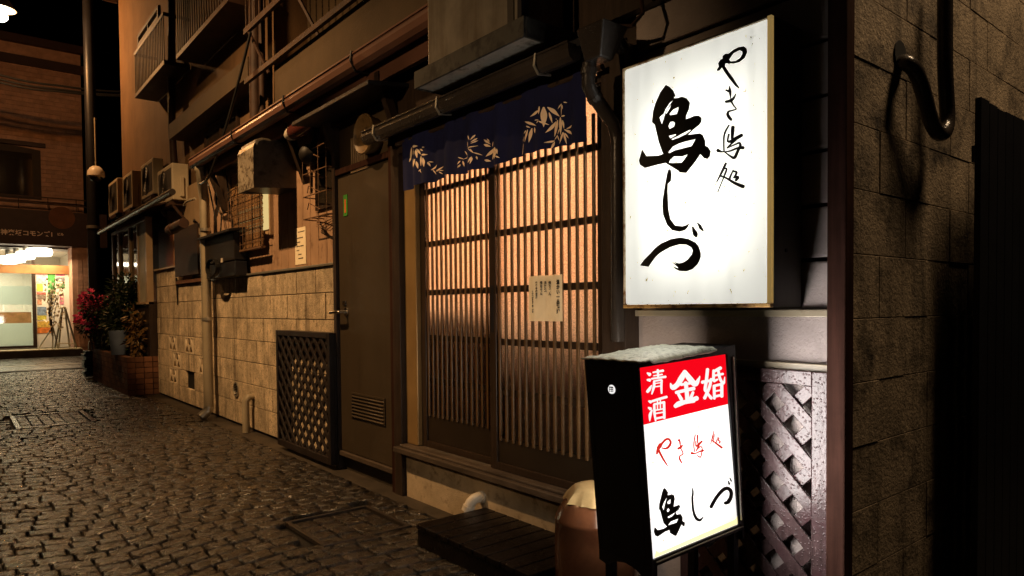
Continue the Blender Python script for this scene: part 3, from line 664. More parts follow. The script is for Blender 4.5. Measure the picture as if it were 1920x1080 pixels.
# ------------------------------------------------------------------ standing sign
YS = 1.25
q = [onY(1222, 1066, YS), onY(1396, 992, YS), onY(1379, 646, YS), onY(1195, 682, YS)]   # casing: bottom left, bottom right, top right, top left
fq = [onY(1225, 1050, YS), onY(1386, 984, YS), onY(1363, 664, YS), onY(1200, 690, YS)]  # sheet
N = T('stand_sign', 'tilted black box sign with red and white backlit face by the trellis', 'sign', Vector((sum(p.x for p in q)/4, YS+.1, 0)))
def bil(Q, u, v): return (Q[0]*(1-u)+Q[1]*u)*(1-v)+(Q[3]*(1-u)+Q[2]*u)*v
D = Vector((0, .205, 0))
cb = MB()
def ringbox(Qo, Qi, yo, yi):
    o_ = [p+Vector((0, yo, 0)) for p in Qo]; i_ = [p+Vector((0, yo, 0)) for p in Qi]; o2 = [p+Vector((0, yi, 0)) for p in Qo]; i2 = [p+Vector((0, yi, 0)) for p in Qi]
    fs = []
    for k in range(4):
        k2 = (k+1) % 4; fs += [(k, k2, 4+k2, 4+k), (8+k, 8+k2, 12+k2, 12+k), (k, k2, 8+k2, 8+k), (4+k, 4+k2, 12+k2, 12+k)]
    cb.add(o_+i_+o2+i2, fs)
ringbox(q, fq, 0, .018)
qi = [bil(q, u, v) for u, v in ((.012, .01), (.988, .01), (.988, .99), (.012, .99))]
ringbox(q, qi, .0185, .187); ringbox(q, fq, .1875, .205)
cb.build('casing', 'black', N, bevel=.002)
# side panel foot with a wavy lower edge
e = bil(q, 0, 0)
ft = MB(); prof = [(0, 0), (0, -.03), (.03, -.038), (.06, -.02), (.10, -.012), (.145, -.02), (.175, -.038), (.205, -.03), (.205, 0)]
ft.poly(prof, lambda a_, b_: Vector((e.x+.001, YS+a_, e.z+b_)), (), (.012, 0, 0)); ft.build('foot', 'black', N); ft = MB(); ft.poly(prof, lambda a_, b_: Vector((q[1].x-.013, YS+a_, q[1].z+b_)), (), (.012, 0, 0)); ft.build('foot', 'black', N)
st = MB()
for u in (.06, .94):
    p = bil(q, u, 0)
    for dy in (.025, .18): st.beam((p.x, YS+dy, 0), (p.x, YS+dy, p.z-.005), .025, .025)
    st.beam((p.x, YS-.02, .0125), (p.x, YS+.225, .0125), .03, .024)
st.beam((bil(q, .06, 0).x, YS+.1, .10), (bil(q, .94, 0).x, YS+.1, .10), .02, .02)
st.build('stand', 'black', N)
gs = MB(); gs.poly([(1227,1046),(1384,982),(1383,966),(1378,974),(1340,991),(1300,1008),(1262,1025),(1236,1036),(1230,1032)], lambda x, y: onY(x, y, YS+.0052)); gs.build('yellowed_edge', 'grime', N)
vr = .635; yo = Vector((0, .006, 0))
for side, dy in ((1, .006), (-1, .199)):
    dv = Vector((0, dy, 0))
    nm = 'sign_face' if side == 1 else 'rear_face'
    if side == 1:
        MB().add([bil(fq, 0, 0)+dv, bil(fq, 1, 0)+dv, onY(1368, 758, YS)+dv, onY(1207, 798, YS)+dv], [(0, 1, 2, 3)]).build(nm, 'opal2', N)
        MB().add([onY(1207, 798, YS)+dv, onY(1368, 758, YS)+dv, bil(fq, 1, 1)+dv, bil(fq, 0, 1)+dv], [(0, 1, 2, 3)]).build('red_band', 'redsheet', N)
    else:
        MB().add([bil(fq, 0, 0)+dv, bil(fq, 1, 0)+dv, bil(fq, 1, 1)+dv, bil(fq, 0, 1)+dv], [(0, 1, 2, 3)]).build(nm, 'opal2', N)
for u in (.3, .7): MB().tube([bil(fq, u, .1)+Vector((0, .1, 0)), bil(fq, u, .62)+Vector((0, .1, 0))], .011, 8).build('lamp_tube', 'tube2', N)
pm_ = bil(fq, .5, .5)
lamp('stand_sign_light', 'AREA', pm_+Vector((0, -.012, 0)), 16, (1, .95, .91), .38, pm_+Vector((0, -2, 0)), size_y=.5)
lamp('stand_sign_light', 'AREA', pm_+Vector((0, .22, 0)), 4.5, (1, .86, .68), .38, pm_+Vector((0, 2, 0)), size_y=.5)
tr_ = MB(); a_, b_ = bil(q, .04, .012), bil(q, .97, .012); tr_.beam(a_+Vector((0, -.003, .006)), b_+Vector((0, -.003, .006)), .004, .003); a_, b_ = bil(q, .955, .06), bil(q, .955, .94); tr_.beam(a_+Vector((0, -.003, 0)), b_+Vector((0, -.003, 0)), .006, .004)
tr_.build('trim', 'alu', N)
yf = lambda ox, oy, k: (lambda x, y: onY(ox+x/k, oy+y/k, YS+.0045))
ms = MB(); n7 = yf(1210, 880, 7.717)
ms.poly([(285,268),(330,330),(325,375),(385,358),(418,378),(428,430),(410,540),(490,510),(508,540),(480,590),(440,622),(455,655),(510,643),(540,690),(540,745),(575,770),(570,820),(545,825),(525,800),(490,880),(450,960),(430,965),(355,920),(350,880),(290,900),(180,975),(140,955),(122,900),(135,830),(180,880),(260,860),(312,828),(265,780),(240,700),(215,600),(195,575),(200,500),(240,340),(260,280)], n7,
        [[(310,410),(270,480),(245,545),(265,590),(280,520)], [(365,430),(320,470),(325,500),(360,495)], [(330,560),(352,590),(325,620),(310,600)], [(320,690),(365,665),(430,625),(400,670),(340,705)], [(475,715),(370,755),(332,808),(420,780),(450,770)]])
for s in ([(685,275,14),(688,350,24),(680,420,26),(695,600,30),(735,705,36),(790,735,32),(838,690,12)], [(950,545,44),(1020,420,44),(1110,310,46),(1180,275,46),(1235,310,46),(1240,390,46),(1200,470,50),(1150,488,36)], [(1197,165,12),(1215,212,26)], [(1222,122,14),(1245,172,20)]): ms.stroke([(a_, b_, w_*1.2) for a_, b_, w_ in s], n7)
ms.build('black_lettering', 'ink', N)
rs = MB(); n6 = yf(1210, 800, 10.667)
for s in ([(230,545,28),(250,460,44),(300,370,66),(330,340,36),(400,265,36),(460,245,36),(505,300,34),(490,370,40),(440,425,36),(380,440,24),(335,425,18)], [(250,410,40),(280,500,36),(360,650,32),(445,785,14)]): rs.stroke([(a_, b_, w_*(.85 if a_ > 1290 else 1.15)+6) for a_, b_, w_ in s], n6)
rs.build('red_character', 'redink', N); rs = MB()
for s in ([(675,240,10),(690,300,26),(700,380,16),(712,440,16),(755,540,18),(690,585,18),(685,640,26),(725,720,26)], [(650,265,20),(690,290,26)], [(655,440,34),(710,410,38),(742,365,16)]): rs.stroke([(a_, b_, w_*(.85 if a_ > 1290 else 1.15)+6) for a_, b_, w_ in s], n6)
rs.build('red_character', 'redink', N); rs = MB()
for s in ([(1000,160,16),(980,260,18),(970,380,16),(985,500,14)], [(1045,175,26),(1048,330,18)], [(1010,290,16),(1015,390,22),(1070,350,32),(1130,295,30)], [(1080,350,30),(1020,485,16)], [(1020,470,16),(1100,400,18),(1135,420,18)], [(925,530,42),(1000,535,18),(1080,500,22),(1155,475,38)], [(1135,430,16),(1130,520,16),(1100,610,20),(1040,575,14)]): rs.stroke([(a_, b_, w_*(.85 if a_ > 1290 else 1.15)+6) for a_, b_, w_ in s], n6)
rs.build('red_character', 'redink', N); rs = MB()
for s in ([(1370,90,14),(1340,220,26),(1305,350,14)], [(1382,150,14),(1365,250,22),(1350,330,12)], [(1335,270,22),(1410,330,34),(1530,420,46)], [(1440,230,18),(1420,310,20)], [(1450,215,20),(1475,240,22),(1455,270,20),(1495,295,28),(1480,330,24)]): rs.stroke([(a_, b_, w_*(.85 if a_ > 1290 else 1.15)+6) for a_, b_, w_ in s], n6)
rs.build('red_character', 'redink', N)
ws = MB(); n9 = yf(1190, 680, 9.0)
for s in ([(212,175,24),(255,200,62)], [(215,290,34),(255,295,56)], [(285,385,20),(250,445,52),(215,490,50)], [(310,165,26),(480,135,42)], [(320,222,20),(465,198,26)], [(285,272,30),(522,238,40)], [(390,125,42),(398,260,34)], [(330,310,36),(325,400,46),(290,530,22)], [(330,312,26),(450,290,34)], [(455,295,36),(450,400,38),(455,515,30)], [(340,352,18),(450,336,18)], [(340,408,20),(450,392,20)],
          [(240,650,30),(272,662,56)], [(235,760,30),(268,780,56)], [(295,800,22),(262,880,52),(255,985,16)], [(300,650,40),(420,612,42),(540,578,42)], [(330,705,40),(335,850,42),(355,985,28)], [(330,702,34),(500,668,40)], [(495,672,42),(500,935,44)], [(350,945,36),(500,915,36)], [(350,858,24),(490,835,24)], [(350,802,24),(490,778,24)], [(385,645,22),(385,780,20)], [(432,635,22),(435,770,20)],
          [(850,150,70),(790,260,96),(720,370,86),(640,420,80),(605,350,20)], [(850,160,70),(920,260,96),(1020,360,92),(1080,280,44),(1100,225,10)], [(780,372,44),(950,345,44)], [(700,505,54),(850,468,56),(1000,435,64)], [(862,340,66),(880,500,70),(890,640,70)], [(740,535,50),(790,620,60)], [(985,500,46),(945,600,56)], [(685,735,66),(760,690,90),(900,650,64),(1050,600,80)], [(720,690,60),(1000,640,70)],
          [(1230,112,54),(1210,300,54),(1190,450,54),(1215,500,40),(1295,600,54)], [(1290,275,44),(1260,420,52),(1180,600,54)], [(1140,330,56),(1290,300,42)], [(1330,152,46),(1450,90,58)], [(1332,130,42),(1330,300,52)], [(1340,312,44),(1400,282,32)], [(1330,222,32),(1490,190,40)], [(1412,140,46),(1440,270,48),(1500,350,44),(1520,240,12)], [(1342,390,52),(1345,605,46)], [(1340,392,42),(1470,362,46)], [(1470,372,52),(1470,570,54)], [(1350,482,28),(1470,462,28)], [(1350,572,42),(1470,545,42)]): ws.stroke(s, n9)
ws.build('white_lettering', 'whiteletter', N)
ec = onX(1155, 729, q[3].x+.025); ex = q[3].x*.8+q[0].x*.2-.004
em = MB().lathe((ex, ec.y, ec.z), [(.013, .004), (.013, -.002)], 20, 'x').build('lit_vent_disc', 'whiteletter', N)  # disc glows by itself, for a small vent lit from inside
eb = MB()
for k in (-1, 0, 1): eb.box(ex-.003, ex-.0022, ec.y+k*.006-.001, ec.y+k*.006+.001, ec.z-.008, ec.z+.008)
for k in (-1, 0, 1): eb.box(ex-.0036, ex-.0031, ec.y-.008, ec.y+.008, ec.z+k*.0055-.001, ec.z+k*.007+.001)
eb.build('vent_disc_mark', 'darkpipe', em)
tp = MB(); nx, ny = 26, 14
for j in range(ny+1):
    for i in range(nx+1):
        u, vv = i/nx, j/ny; p = bil(q, -.012+.76*u, 1.0)+Vector((0, -.012+.225*vv, 0))
        p.z += .003+.006*math.sin(math.pi*min(1, u*1.0))**.6*math.sin(math.pi*vv)**.5 + R.uniform(-.0022, .0022) - (.010 if j in (0, ny) and u > .12 else 0)
        tp.v.append(p)
for j in range(ny):
    for i in range(nx): a_ = j*(nx+1)+i; tp.f.append((a_, a_+1, a_+nx+2, a_+nx+1))
o = tp.build('wet_cover_mat', 'mat_', None, smooth=True); tag(o, 'pale mossy wet mat draped over the top of the standing sign', 'mat')
sm = o.modifiers.new('solid', 'SOLIDIFY'); sm.thickness = .004; sm.offset = 1

# ------------------------------------------------------------------ trellis
TR = T('trellis', 'wet brown wooden trellis with diagonal slats beside the standing sign', 'trellis', (2.05, 1.2, 0))
ty0, ty1, tz0, tz1 = 1.013, 1.56, .03, .895; fw = .05
f = MB(); f.box(2.054, 2.077, ty0, ty0+fw, tz0, tz1).box(2.054, 2.077, ty1-fw, ty1, tz0, tz1).box(2.056, 2.077, ty0+fw, ty1-fw, tz1-fw*.9, tz1).box(2.056, 2.077, ty0+fw, ty1-fw, tz0, tz0+fw)
f.build('frame', 'trellis', TR, bevel=.003)
def slats(mb, X0, X1, y0, y1, z0, z1, step, wd, dirn):
    """diagonal slats clipped to a rectangle"""
    L = (z1-z0)+(y1-y0); k = -(z1-z0)
    while k < (y1-y0)+(z1-z0):
        # line y - y0 = k + dirn*(z - z0)
        pts = []
        h = wd*.707
        def clip(poly_, f_):
            out = []
            for i in range(len(poly_)):
                a, b = poly_[i], poly_[(i+1) % len(poly_)]; fa, fb = f_(a), f_(b)
                if fa >= 0: out.append(a)
                if (fa >= 0) != (fb >= 0): t = fa/(fa-fb); out.append((a[0]+(b[0]-a[0])*t, a[1]+(b[1]-a[1])*t))
            return out
        if dirn > 0: P = [(y0+k-h-9, z0-9), (y0+k+h-9, z0-9), (y0+k+h+9, z0+9), (y0+k-h+9, z0+9)]
        else: P = [(y0+k-h+9, z0-9), (y0+k+h+9, z0-9), (y0+k+h-9, z0+9), (y0+k-h-9, z0+9)]
        for f_ in (lambda p: p[0]-y0, lambda p: y1-p[0], lambda p: p[1]-z0, lambda p: z1-p[1]):
            if P: P = clip(P, f_)
        if len(P) >= 3:
            n = len(P); mb.add([(X0, a, b) for a, b in P]+[(X1, a, b) for a, b in P], [tuple(range(n)), tuple(n+i for i in range(n))]+[(i, (i+1) % n, n+(i+1) % n, n+i) for i in range(n)])
        k += step
for X0, X1, d_ in ((2.058, 2.066, 1), (2.068, 2.076, -1)):
    m_ = MB(); slats(m_, X0, X1, ty0+fw+.001, ty1-fw-.001, tz0+fw+.001, tz1-fw*.9-.001, .128, .040, d_); m_.build('diagonal_slats', 'trellis', TR, bevel=.002)
# black lattice cover against the block wall
LB = T('lattice_cover', 'black lattice box cover standing against the block wall by the door', 'cover', (2.0, 4.9, 0))
ly0, ly1, lz0, lz1 = 4.42, 5.42, .03, .94
f = MB(); f.box(1.985, 2.02, ly0, ly0+.04, lz0, lz1).box(1.985, 2.02, ly1-.04, ly1, lz0, lz1).box(1.985, 2.02, ly0+.04, ly1-.04, lz1-.04, lz1).box(1.985, 2.02, ly0+.04, ly1-.04, lz0, lz0+.05)
f.build('frame', 'blackwood', LB, bevel=.003)
MB().box(2.021, 2.098, ly0, ly0+.02, lz0, lz1-.002).box(2.021, 2.098, ly1-.02, ly1, lz0, lz1-.002).box(2.021, 2.098, ly0+.021, ly1-.021, lz1-.02, lz1-.002).build('side_panel', 'blackwood', LB)
for X0, X1, d_ in ((1.989, 1.999, 1), (2.001, 2.011, -1)):
    m_ = MB(); slats(m_, X0, X1, ly0+.041, ly1-.041, lz0+.051, lz1-.041, .118, .031, d_); m_.build('diagonal_slats', 'blackwood', LB, bevel=.0015)

# ------------------------------------------------------------------ step, jar, elbow, menu
DK = T('timber_step', 'low wet black slatted timber step in front of the sliding doors', 'step', (1.85, 2.35, 0))
dx0, dx1, dy0, dy1 = 1.64, 2.045, 1.93, 2.745
yy = dy0
while yy < dy1-.05:
    MB().box(dx0, dx1, yy, yy+.084, .082, .105).build('board', 'deck', DK, bevel=.004); yy += .0905
f = MB(); f.box(dx0+.01, dx0+.04, dy0, dy1-.005, .0, .0815).box(dx1-.04, dx1-.01, dy0, dy1-.005, 0, .0815).box(dx0+.04, dx1-.04, dy1-.04, dy1-.008, .01, .0815); f.build('bearer', 'deck', DK, bevel=.003)
JR = T('glazed_jar', 'brown glazed jar wrapped with cream paper on top behind the standing sign', 'jar', (1.78, 1.72, 0))
MB().lathe((1.78, 1.72, 0), [(.11, 0), (.13, .02), (.148, .12), (.150, .26), (.147, .335), (.150, .342), (.147, .352), (.120, .40), (.088, .43), (.075, .438)], 40).build('body', 'jar', JR, smooth=True)
cl = MB(); n = 40; prof = [(.0, .462), (.045, .462), (.070, .458), (.080, .448), (.088, .438), (.101, .424), (.112, .408)]
for i, (r_, h_) in enumerate(prof):
    for k in range(n):
        a_ = 2*math.pi*k/n; wv = (.006*math.sin(7*a_)+.005*math.sin(13*a_+1)+.003*math.sin(22*a_))*(i/6.)
        drop = (-.022*max(0, math.sin(3*a_+.5)) if i == 6 else 0); cl.v.append(Vector((1.78+math.cos(a_)*(r_+wv+.004), 1.72+math.sin(a_)*(r_+wv+.004), h_+drop+.002)))
for i in range(6):
    for k in range(n): cl.f.append((i*n+k, i*n+(k+1) % n, (i+1)*n+(k+1) % n, (i+1)*n+k))
cl.build('paper_wrap', 'cloth', JR, smooth=True)
ep = onX(890, 940, 2.02)
el = MB(); el.tube([(2.07, ep.y-.02, ep.z+.02), (2.03, ep.y-.018, ep.z+.022), (2.008, ep.y-.012, ep.z+.016), (1.993, ep.y-.004, ep.z+.0), (1.986, ep.y+.003, ep.z-.022)], .027, 18); el.tube([(1.9875, ep.y+.001, ep.z-.016), (1.982, ep.y+.008, ep.z-.042)], [.031, .032], 18); el.tube([(2.056, ep.y-.02, ep.z+.021), (2.04, ep.y-.019, ep.z+.022)], .032, 18)
tag(el.build('elbow_pipe', 'whitepipe', None, smooth=True), 'white pvc elbow pipe sticking out of the plinth behind the step', 'pipe')
MN = T('menu_sheet', 'handwritten cream paper menu taped on the right sliding door', 'menu', (2.04, 2.3, 1.07))
pc = [onX(992, 602, 2.044), onX(1055, 600, 2.044), onX(1053, 515, 2.044), onX(991, 518, 2.044)]
yy0, yy1, zz0, zz1 = pc[1].y, pc[0].y, pc[0].z, pc[3].z
mb = MB(); n = 10
for i in range(n+1):
    u = i/n; x = 2.044-.002*math.sin(u*9)
    mb.v += [Vector((x, yy1+(yy0-yy1)*u, zz0+R.uniform(-.001, .001))), Vector((x, yy1+(yy0-yy1)*u, zz1+R.uniform(-.002, .001)))]
for i in range(n): mb.f.append((2*i, 2*i+2, 2*i+3, 2*i+1))
mb.build('paper', 'paper', MN)
for body, px, py, sz in (('温かい一品料理', 1046, 524, .021), ('鍋うどん', 1030.5, 527, .0155), ('鳥雑煮', 1022.5, 527, .016), ('鍋おでん', 1014.5, 527, .0155), ('焼き千切豆腐', 1005.5, 528, .0125), ('お茶一杯からお取り寄せ', 998.5, 545, .009)):
    p0 = onX(px, py, 2.0405)
    text(body, lambda x, y, p0=p0, sz=sz: Vector((2.0405, p0.y - x, p0.z - sz*.9 + y)), sz, .0009, True).build('handwritten_line', 'ink', MN)


# ------------------------------------------------------------------ curtain
CT = T('door_curtain', 'navy shop curtain with cream bamboo leaf print above the doors', 'curtain', (1.97, 2.66, 2.03))
cy0, cy1 = 1.950, 3.387
def fold(y, z):
    t = (2.04-z)/.28; return 1.972 + (.3+.7*t)*(.015*math.sin(y*27+.6+.8*math.sin(y*7))+.008*math.sin(y*61+2)) + .004*math.sin(y*13)
cuts = [cy0, 2.26, 2.50, 2.80, 3.12, cy1]
for a_, b_ in zip(cuts, cuts[1:]):
    m_ = MB(); nx, nz = max(6, int((b_-a_)/.012)), 10
    for i in range(nx+1):
        for j in range(nz+1):
            y = a_-.001+(b_-a_+.002)*i/nx; zb = 1.768+.006*math.sin(y*9)-.004*math.sin(y*23); z = 2.045+(zb-2.045)*j/nz
            m_.v.append(Vector((fold(y, z), y, z)))
    for i in range(nx):
        for j in range(nz): k = i*(nz+1)+j; m_.f.append((k, k+1, k+nz+2, k+nz+1))
    o = m_.build('cloth_panel', 'navy', CT, smooth=True)
MB().tube([(1.985, cy0-.08, 2.035), (1.985, cy1+.08, 2.035)], .013, 10).build('rod', 'darktrim', CT)
pm = MB()
def bleaf(ox, oy, k, x0, y0, x1, y1, wd):
    fn = lambda x, y: (lambda p: Vector((fold(p.y, p.z)-.003, p.y, p.z)))(onX(ox+x/k, oy+y/k, 1.972))
    pm.stroke([(x0, y0, wd*.3), (x0*.7+x1*.3, y0*.7+y1*.3, wd), (x0*.4+x1*.6, y0*.4+y1*.6, wd*.85), (x1, y1, 2)], fn, 3)
for l in ((250,580,230,720,22),(290,600,280,670,20),(320,610,335,700,24),(270,572,340,565,28),(330,600,370,660,24),(360,600,400,620,20),(385,580,415,578,16),(290,710,260,790,22),(315,715,280,820,28),(330,740,345,820,22),(375,680,375,790,24),(400,700,415,800,30),(380,665,440,660,20),(360,830,380,870,10),(350,850,375,825,10),(445,740,475,740,10),(440,745,455,790,14),(460,830,520,770,14),(470,830,500,880,12),(500,845,530,825,10),(520,845,590,790,16),(550,835,590,835,10),(545,850,580,875,12),(235,690,220,740,14),
          ): bleaf(730, 180, 6, *l)
pm.build('bamboo_print', 'bamboo', CT); pm = MB()
for l in ((910,450,935,500,16),(980,440,945,500,14),(995,475,950,525,14),(1000,500,950,540,12),(910,520,915,580,12),(920,590,1000,560,10),(920,590,970,645,8),(945,600,970,640,8),(970,640,1040,665,12),(840,620,880,675,14),(780,690,830,710,12),(830,705,890,685,8),(890,690,880,760,16),(900,690,920,690,10),(960,690,930,760,16),(965,700,950,770,12),(990,680,995,715,12),(800,730,770,770,12),(820,730,830,790,14),(785,780,775,810,10),(800,770,790,800,10),
          (1060,490,1120,540,22),(1090,480,1110,515,14),(1060,545,1120,565,28),(1155,510,1140,565,14),(1165,590,1075,680,34),(1195,590,1135,710,40),(1215,585,1215,710,44),(1180,680,1200,725,20),(1065,720,1120,730,26),(1230,680,1265,700,16),(1240,600,1245,660,14)): bleaf(730, 180, 6, *l)
pm.build('bamboo_print', 'bamboo', CT); pm = MB()
for l in ((545,365,540,470,22),(540,420,415,500,36),(592,375,595,640,58),(630,370,775,490,52),(640,440,670,580,22),(825,295,870,300,16),(800,320,750,390,16),(805,330,812,390,12),(800,330,795,480,8),(835,475,790,490,20),(720,515,725,535,14),(715,560,610,715,36),(745,540,690,760,44),(785,505,785,740,38),(810,540,825,650,22),(965,615,850,650,26),(830,665,985,740,36),(815,700,770,855,22),(820,710,850,860,22),(830,710,875,780,18),(480,550,540,545,14),(515,590,540,550,12),(545,565,640,605,24),(355,570,510,625,32),(370,630,420,650,18),(480,650,487,725,26),(440,660,405,850,40),(370,690,335,735,18),(390,680,355,845,22),(305,800,325,840,14),(325,870,250,1005,26),(345,770,335,830,12),(770,660,740,730,14),(735,745,768,820,16),(740,740,690,800,14),(690,815,600,850,24),(690,830,650,930,24)): bleaf(940, 150, 7.2, *l)
pm.build('bamboo_print', 'bamboo', CT)

# ------------------------------------------------------------------ air conditioner over the porch
AT = T('unit_drip_tray', 'grey mossy metal shelf jutting out above the shop curtain', 'shelf', (1.85, 2.5, 2.16))
ax0, ax1, ay0, ay1, az = 1.765, 2.05, 2.08, 2.88, 2.165
MB().box(ax0, ax1, ay0, ay1, az, az+.012).build('tray_plate', 'actray', AT)  # plate colour made pale in place of light from below
lp = MB(); lp.box(ax0-.012, ax0-.0005, ay0-.01, ay1+.01, az-.006, az+.075).box(ax0, ax1, ay1+.0005, ay1+.012, az-.006, az+.075).box(ax0, ax1, ay0-.012, ay0-.0005, az-.006, az+.075)
lp.build('tray_lip', 'traylip', AT, bevel=.002)
AU = T('air_conditioner', 'large air conditioner unit with streaked steel front above the curtain', 'air conditioner', (1.87, 2.4, 2.2))
p0 = onX(800, 105, 1.80)
MB().box(1.80, 2.03, 2.12, p0.y, az+.0125, 2.80).build('casing', 'actop', AU, bevel=.02)
fr = MB(); fc = (1.738, 2.42, 2.5)
fr.box(1.7935, 1.799, fc[1]-.24, fc[1]-.2, 2.25, 2.75)
fr.build('fan_grille', 'acdark', AU)
MB().box(1.76, 1.799, 2.09, 2.115, 2.245, 2.8).build('edge_strip', 'black', AU)
# hopper and drain pipe beside the door
HP = T('rain_pipe', 'dark rain pipe with hopper head slanting down beside the door', 'drainpipe', (1.95, 1.9, 1.9))
a = onX(1130, 70, 1.87); b = onX(1103, 130, 1.87); c1_ = onX(1103, 160, 1.87); c2_ = onX(1112, 178, 1.89); d = onX(1150, 232, 1.99); e2 = onX(1158, 262, 2.0); g_ = onX(1158, 640, 2.0)
hh = MB(); hy = a.y
hh.hexa([(1.835, hy-.02, b.z+.015), (1.905, hy-.02, b.z+.015), (1.905, hy+.06, b.z+.015), (1.835, hy+.06, b.z+.015), (1.805, hy-.065, a.z+.035), (1.94, hy-.065, a.z+.035), (1.94, hy+.075, a.z+.035), (1.805, hy+.075, a.z+.035)])
hh.build('hopper', 'darkpipe', HP, bevel=.006)
MB().tube([onX(1105, 118, 1.87), c1_, c2_, d, e2, g_+Vector((0, 0, -.0))], .027, 14).build('pipe', 'darkpipe', HP, smooth=True)
MB().tube([onX(1105, 128, 1.87), onX(1104, 140, 1.87)], .032, 14).tube([c2_+(d-c2_)*.02, c2_+(d-c2_)*.16], .031, 14).build('pipe_collar', 'darkpipe', HP)
MB().tube([onX(1112, 60, 1.9), onX(1135, 62, 1.9), onX(1158, 72, 1.93), onX(1172, 92, 1.97)], .022, 12).build('overflow_pipe', 'darkpipe', HP, smooth=True)
MB().tube([onX(1152, 85, 1.93), onX(1163, 88, 1.96)], .026, 14).build('pipe_collar', 'darkpipe', HP)
cb_ = MB().tube([onX(1110, 47, 1.9), onX(1150, 50, 1.92), onX(1185, 48, 1.95), onX(1205, 25, 1.98), onX(1200, -20, 2.0)], .008, 8)
tag(cb_.build('rusty_conduit', 'rustpipe', None, smooth=True), 'thin rusty conduit curling above the rain hopper', 'conduit')
# ------------------------------------------------------------------ things on the tin wall
HD = T('exhaust_hood', 'rust pitted grey exhaust hood jutting from the tin wall', 'exhaust hood', (1.95, 5.5, 2.2))
hy0, hy1, hx = 5.30, 5.66, 1.80
pf = [(2.128, 2.42), (1.87, 2.42), (1.82, 2.40), (hx, 2.34), (hx, 2.03), (2.128, 2.06)]
h_ = MB(); h_.add([(x, hy0, z) for x, z in pf]+[(x, hy1, z) for x, z in pf], [tuple(range(6)), tuple(range(6, 12))]+[(i, i+1, i+7, i+6) for i in range(0, 3)])
h_.build('hood_shell', 'hood', HD, bevel=.02)
MB().box(hx-.006, hx-.0005, hy0, hy1, 2.03, 2.335).hexa([(hx-.006, hy0, 2.336), (hx-.0005, hy0, 2.336), (hx-.0005, hy1, 2.336), (hx-.006, hy1, 2.336), (1.808, hy0, 2.375), (1.812, hy0, 2.372), (1.812, hy1, 2.372), (1.808, hy1, 2.375)]).build('front_plate', 'hood_lit_front', HD, bevel=.002)
MB().box(1.81, 2.128, hy0+.01, hy1-.01, 2.05, 2.052).build('filter', 'black', HD)
WL = T('wall_lamp', 'unlit oval lamp with red glass under the eave', 'lamp', (2.0, 5.0, 2.35))
l0, l1 = onX(536, 246, 1.95), onX(582, 243, 1.95); mid = (l0+l1)/2
def ell(mb, c, a_, b_, n=16, m_=10, y0=-1, y1=1):
    bs = len(mb.v)
    for i in range(m_+1):
        t = y0+(y1-y0)*i/m_; r_ = math.sqrt(max(0.0004, 1-t*t))
        for k in range(n): an = 2*math.pi*k/n; mb.v.append(Vector((c.x+b_*r_*math.cos(an), c.y+a_*t, c.z+b_*r_*math.sin(an))))
    for i in range(m_):
        for k in range(n): mb.f.append((bs+i*n+k, bs+i*n+(k+1) % n, bs+(i+1)*n+(k+1) % n, bs+(i+1)*n+k))
    return mb
ell(MB(), mid, abs(l1.y-l0.y)/2, .055, y0=-1, y1=.35).build('red_globe', 'redglass', WL, smooth=True)
ell(MB(), mid, abs(l1.y-l0.y)/2, .0555, y0=.35, y1=1).build('white_base', 'whitepipe', WL, smooth=True)
bp = onX(580, 290, 2.03)
bl_ = MB(); ell(bl_, bp, .075, .075); bl_.tube([bp, bp+Vector((.05, 0, .12)), mid+Vector((.1, -.1, 0))], .02, 8); 
tag(bl_.build('siren_bell', 'cabinet', None, smooth=True), 'round black bell hanging beside the red glass lamp', 'bell')
# window with wire grille
GW = T('grille_window', 'small dark window behind a bent rusty wire grille', 'window', (2.12, 4.75, 2.0))
wa, wb = onX(597, 290, 2.13), onX(633, 400, 2.13)
wy0, wy1, wz0, wz1 = 4.46, onX(594, 300, 2.13).y, onX(615, 390, 2.13).z, onX(615, 285, 2.13).z
MB().box(2.122, 2.128, wy0, wy1, wz0, wz1).build('pane', 'winglass', GW)
f = MB(); f.box(2.112, 2.1285, wy0, wy0+.025, wz0, wz1).box(2.112, 2.1285, wy1-.025, wy1, wz0, wz1).box(2.112, 2.1285, wy0+.025, wy1-.025, wz0, wz0+.025).box(2.112, 2.1285, wy0+.025, wy1-.025, wz1-.025, wz1); f.build('frame', 'brownmetal', GW)
gr = MB(); gx = 2.02; gy0, gy1, gz0, gz1 = 4.50, onX(568, 340, gx).y, onX(600, 404, gx).z, onX(600, 272, gx).z
for k in range(4): z = gz0+(gz1-gz0)*k/3; gr.tube([(2.12, gy1, z), (gx, gy1, z), (gx, gy0, z), (2.12, gy0, z)], .0045, 6)
for k in range(4): y = gy0+(gy1-gy0)*k/3; gr.tube([(2.12, y, gz1), (gx, y, gz1), (gx-.003, y, gz0), (2.12, y, gz0)], .0045, 6)
for k in range(1, 5): z = gz0+(gz1-gz0)*(k-.5)/4+.02; gr.tube([(2.06, gy1+.02, z), (2.02, gy1-.1, z+.03), (2.04, gy1-.25, z-.03)], .004, 5)
gr.build('wire_grille', 'wire', GW)
jk = MB()
for k in range(5):
    z = gz0-.02-.015*k; jk.tube([(2.1, gy1-.05, z+.03), (2.06, gy1-.2-.04*k, z-.03), (2.07, gy1-.45, z+.0), (2.1, gy0+.05, z+.05)], .0035, 5)
tag(jk.build('loose_wires', 'wire', None), 'tangle of loose rusty wires sagging under the grille window', 'wires')
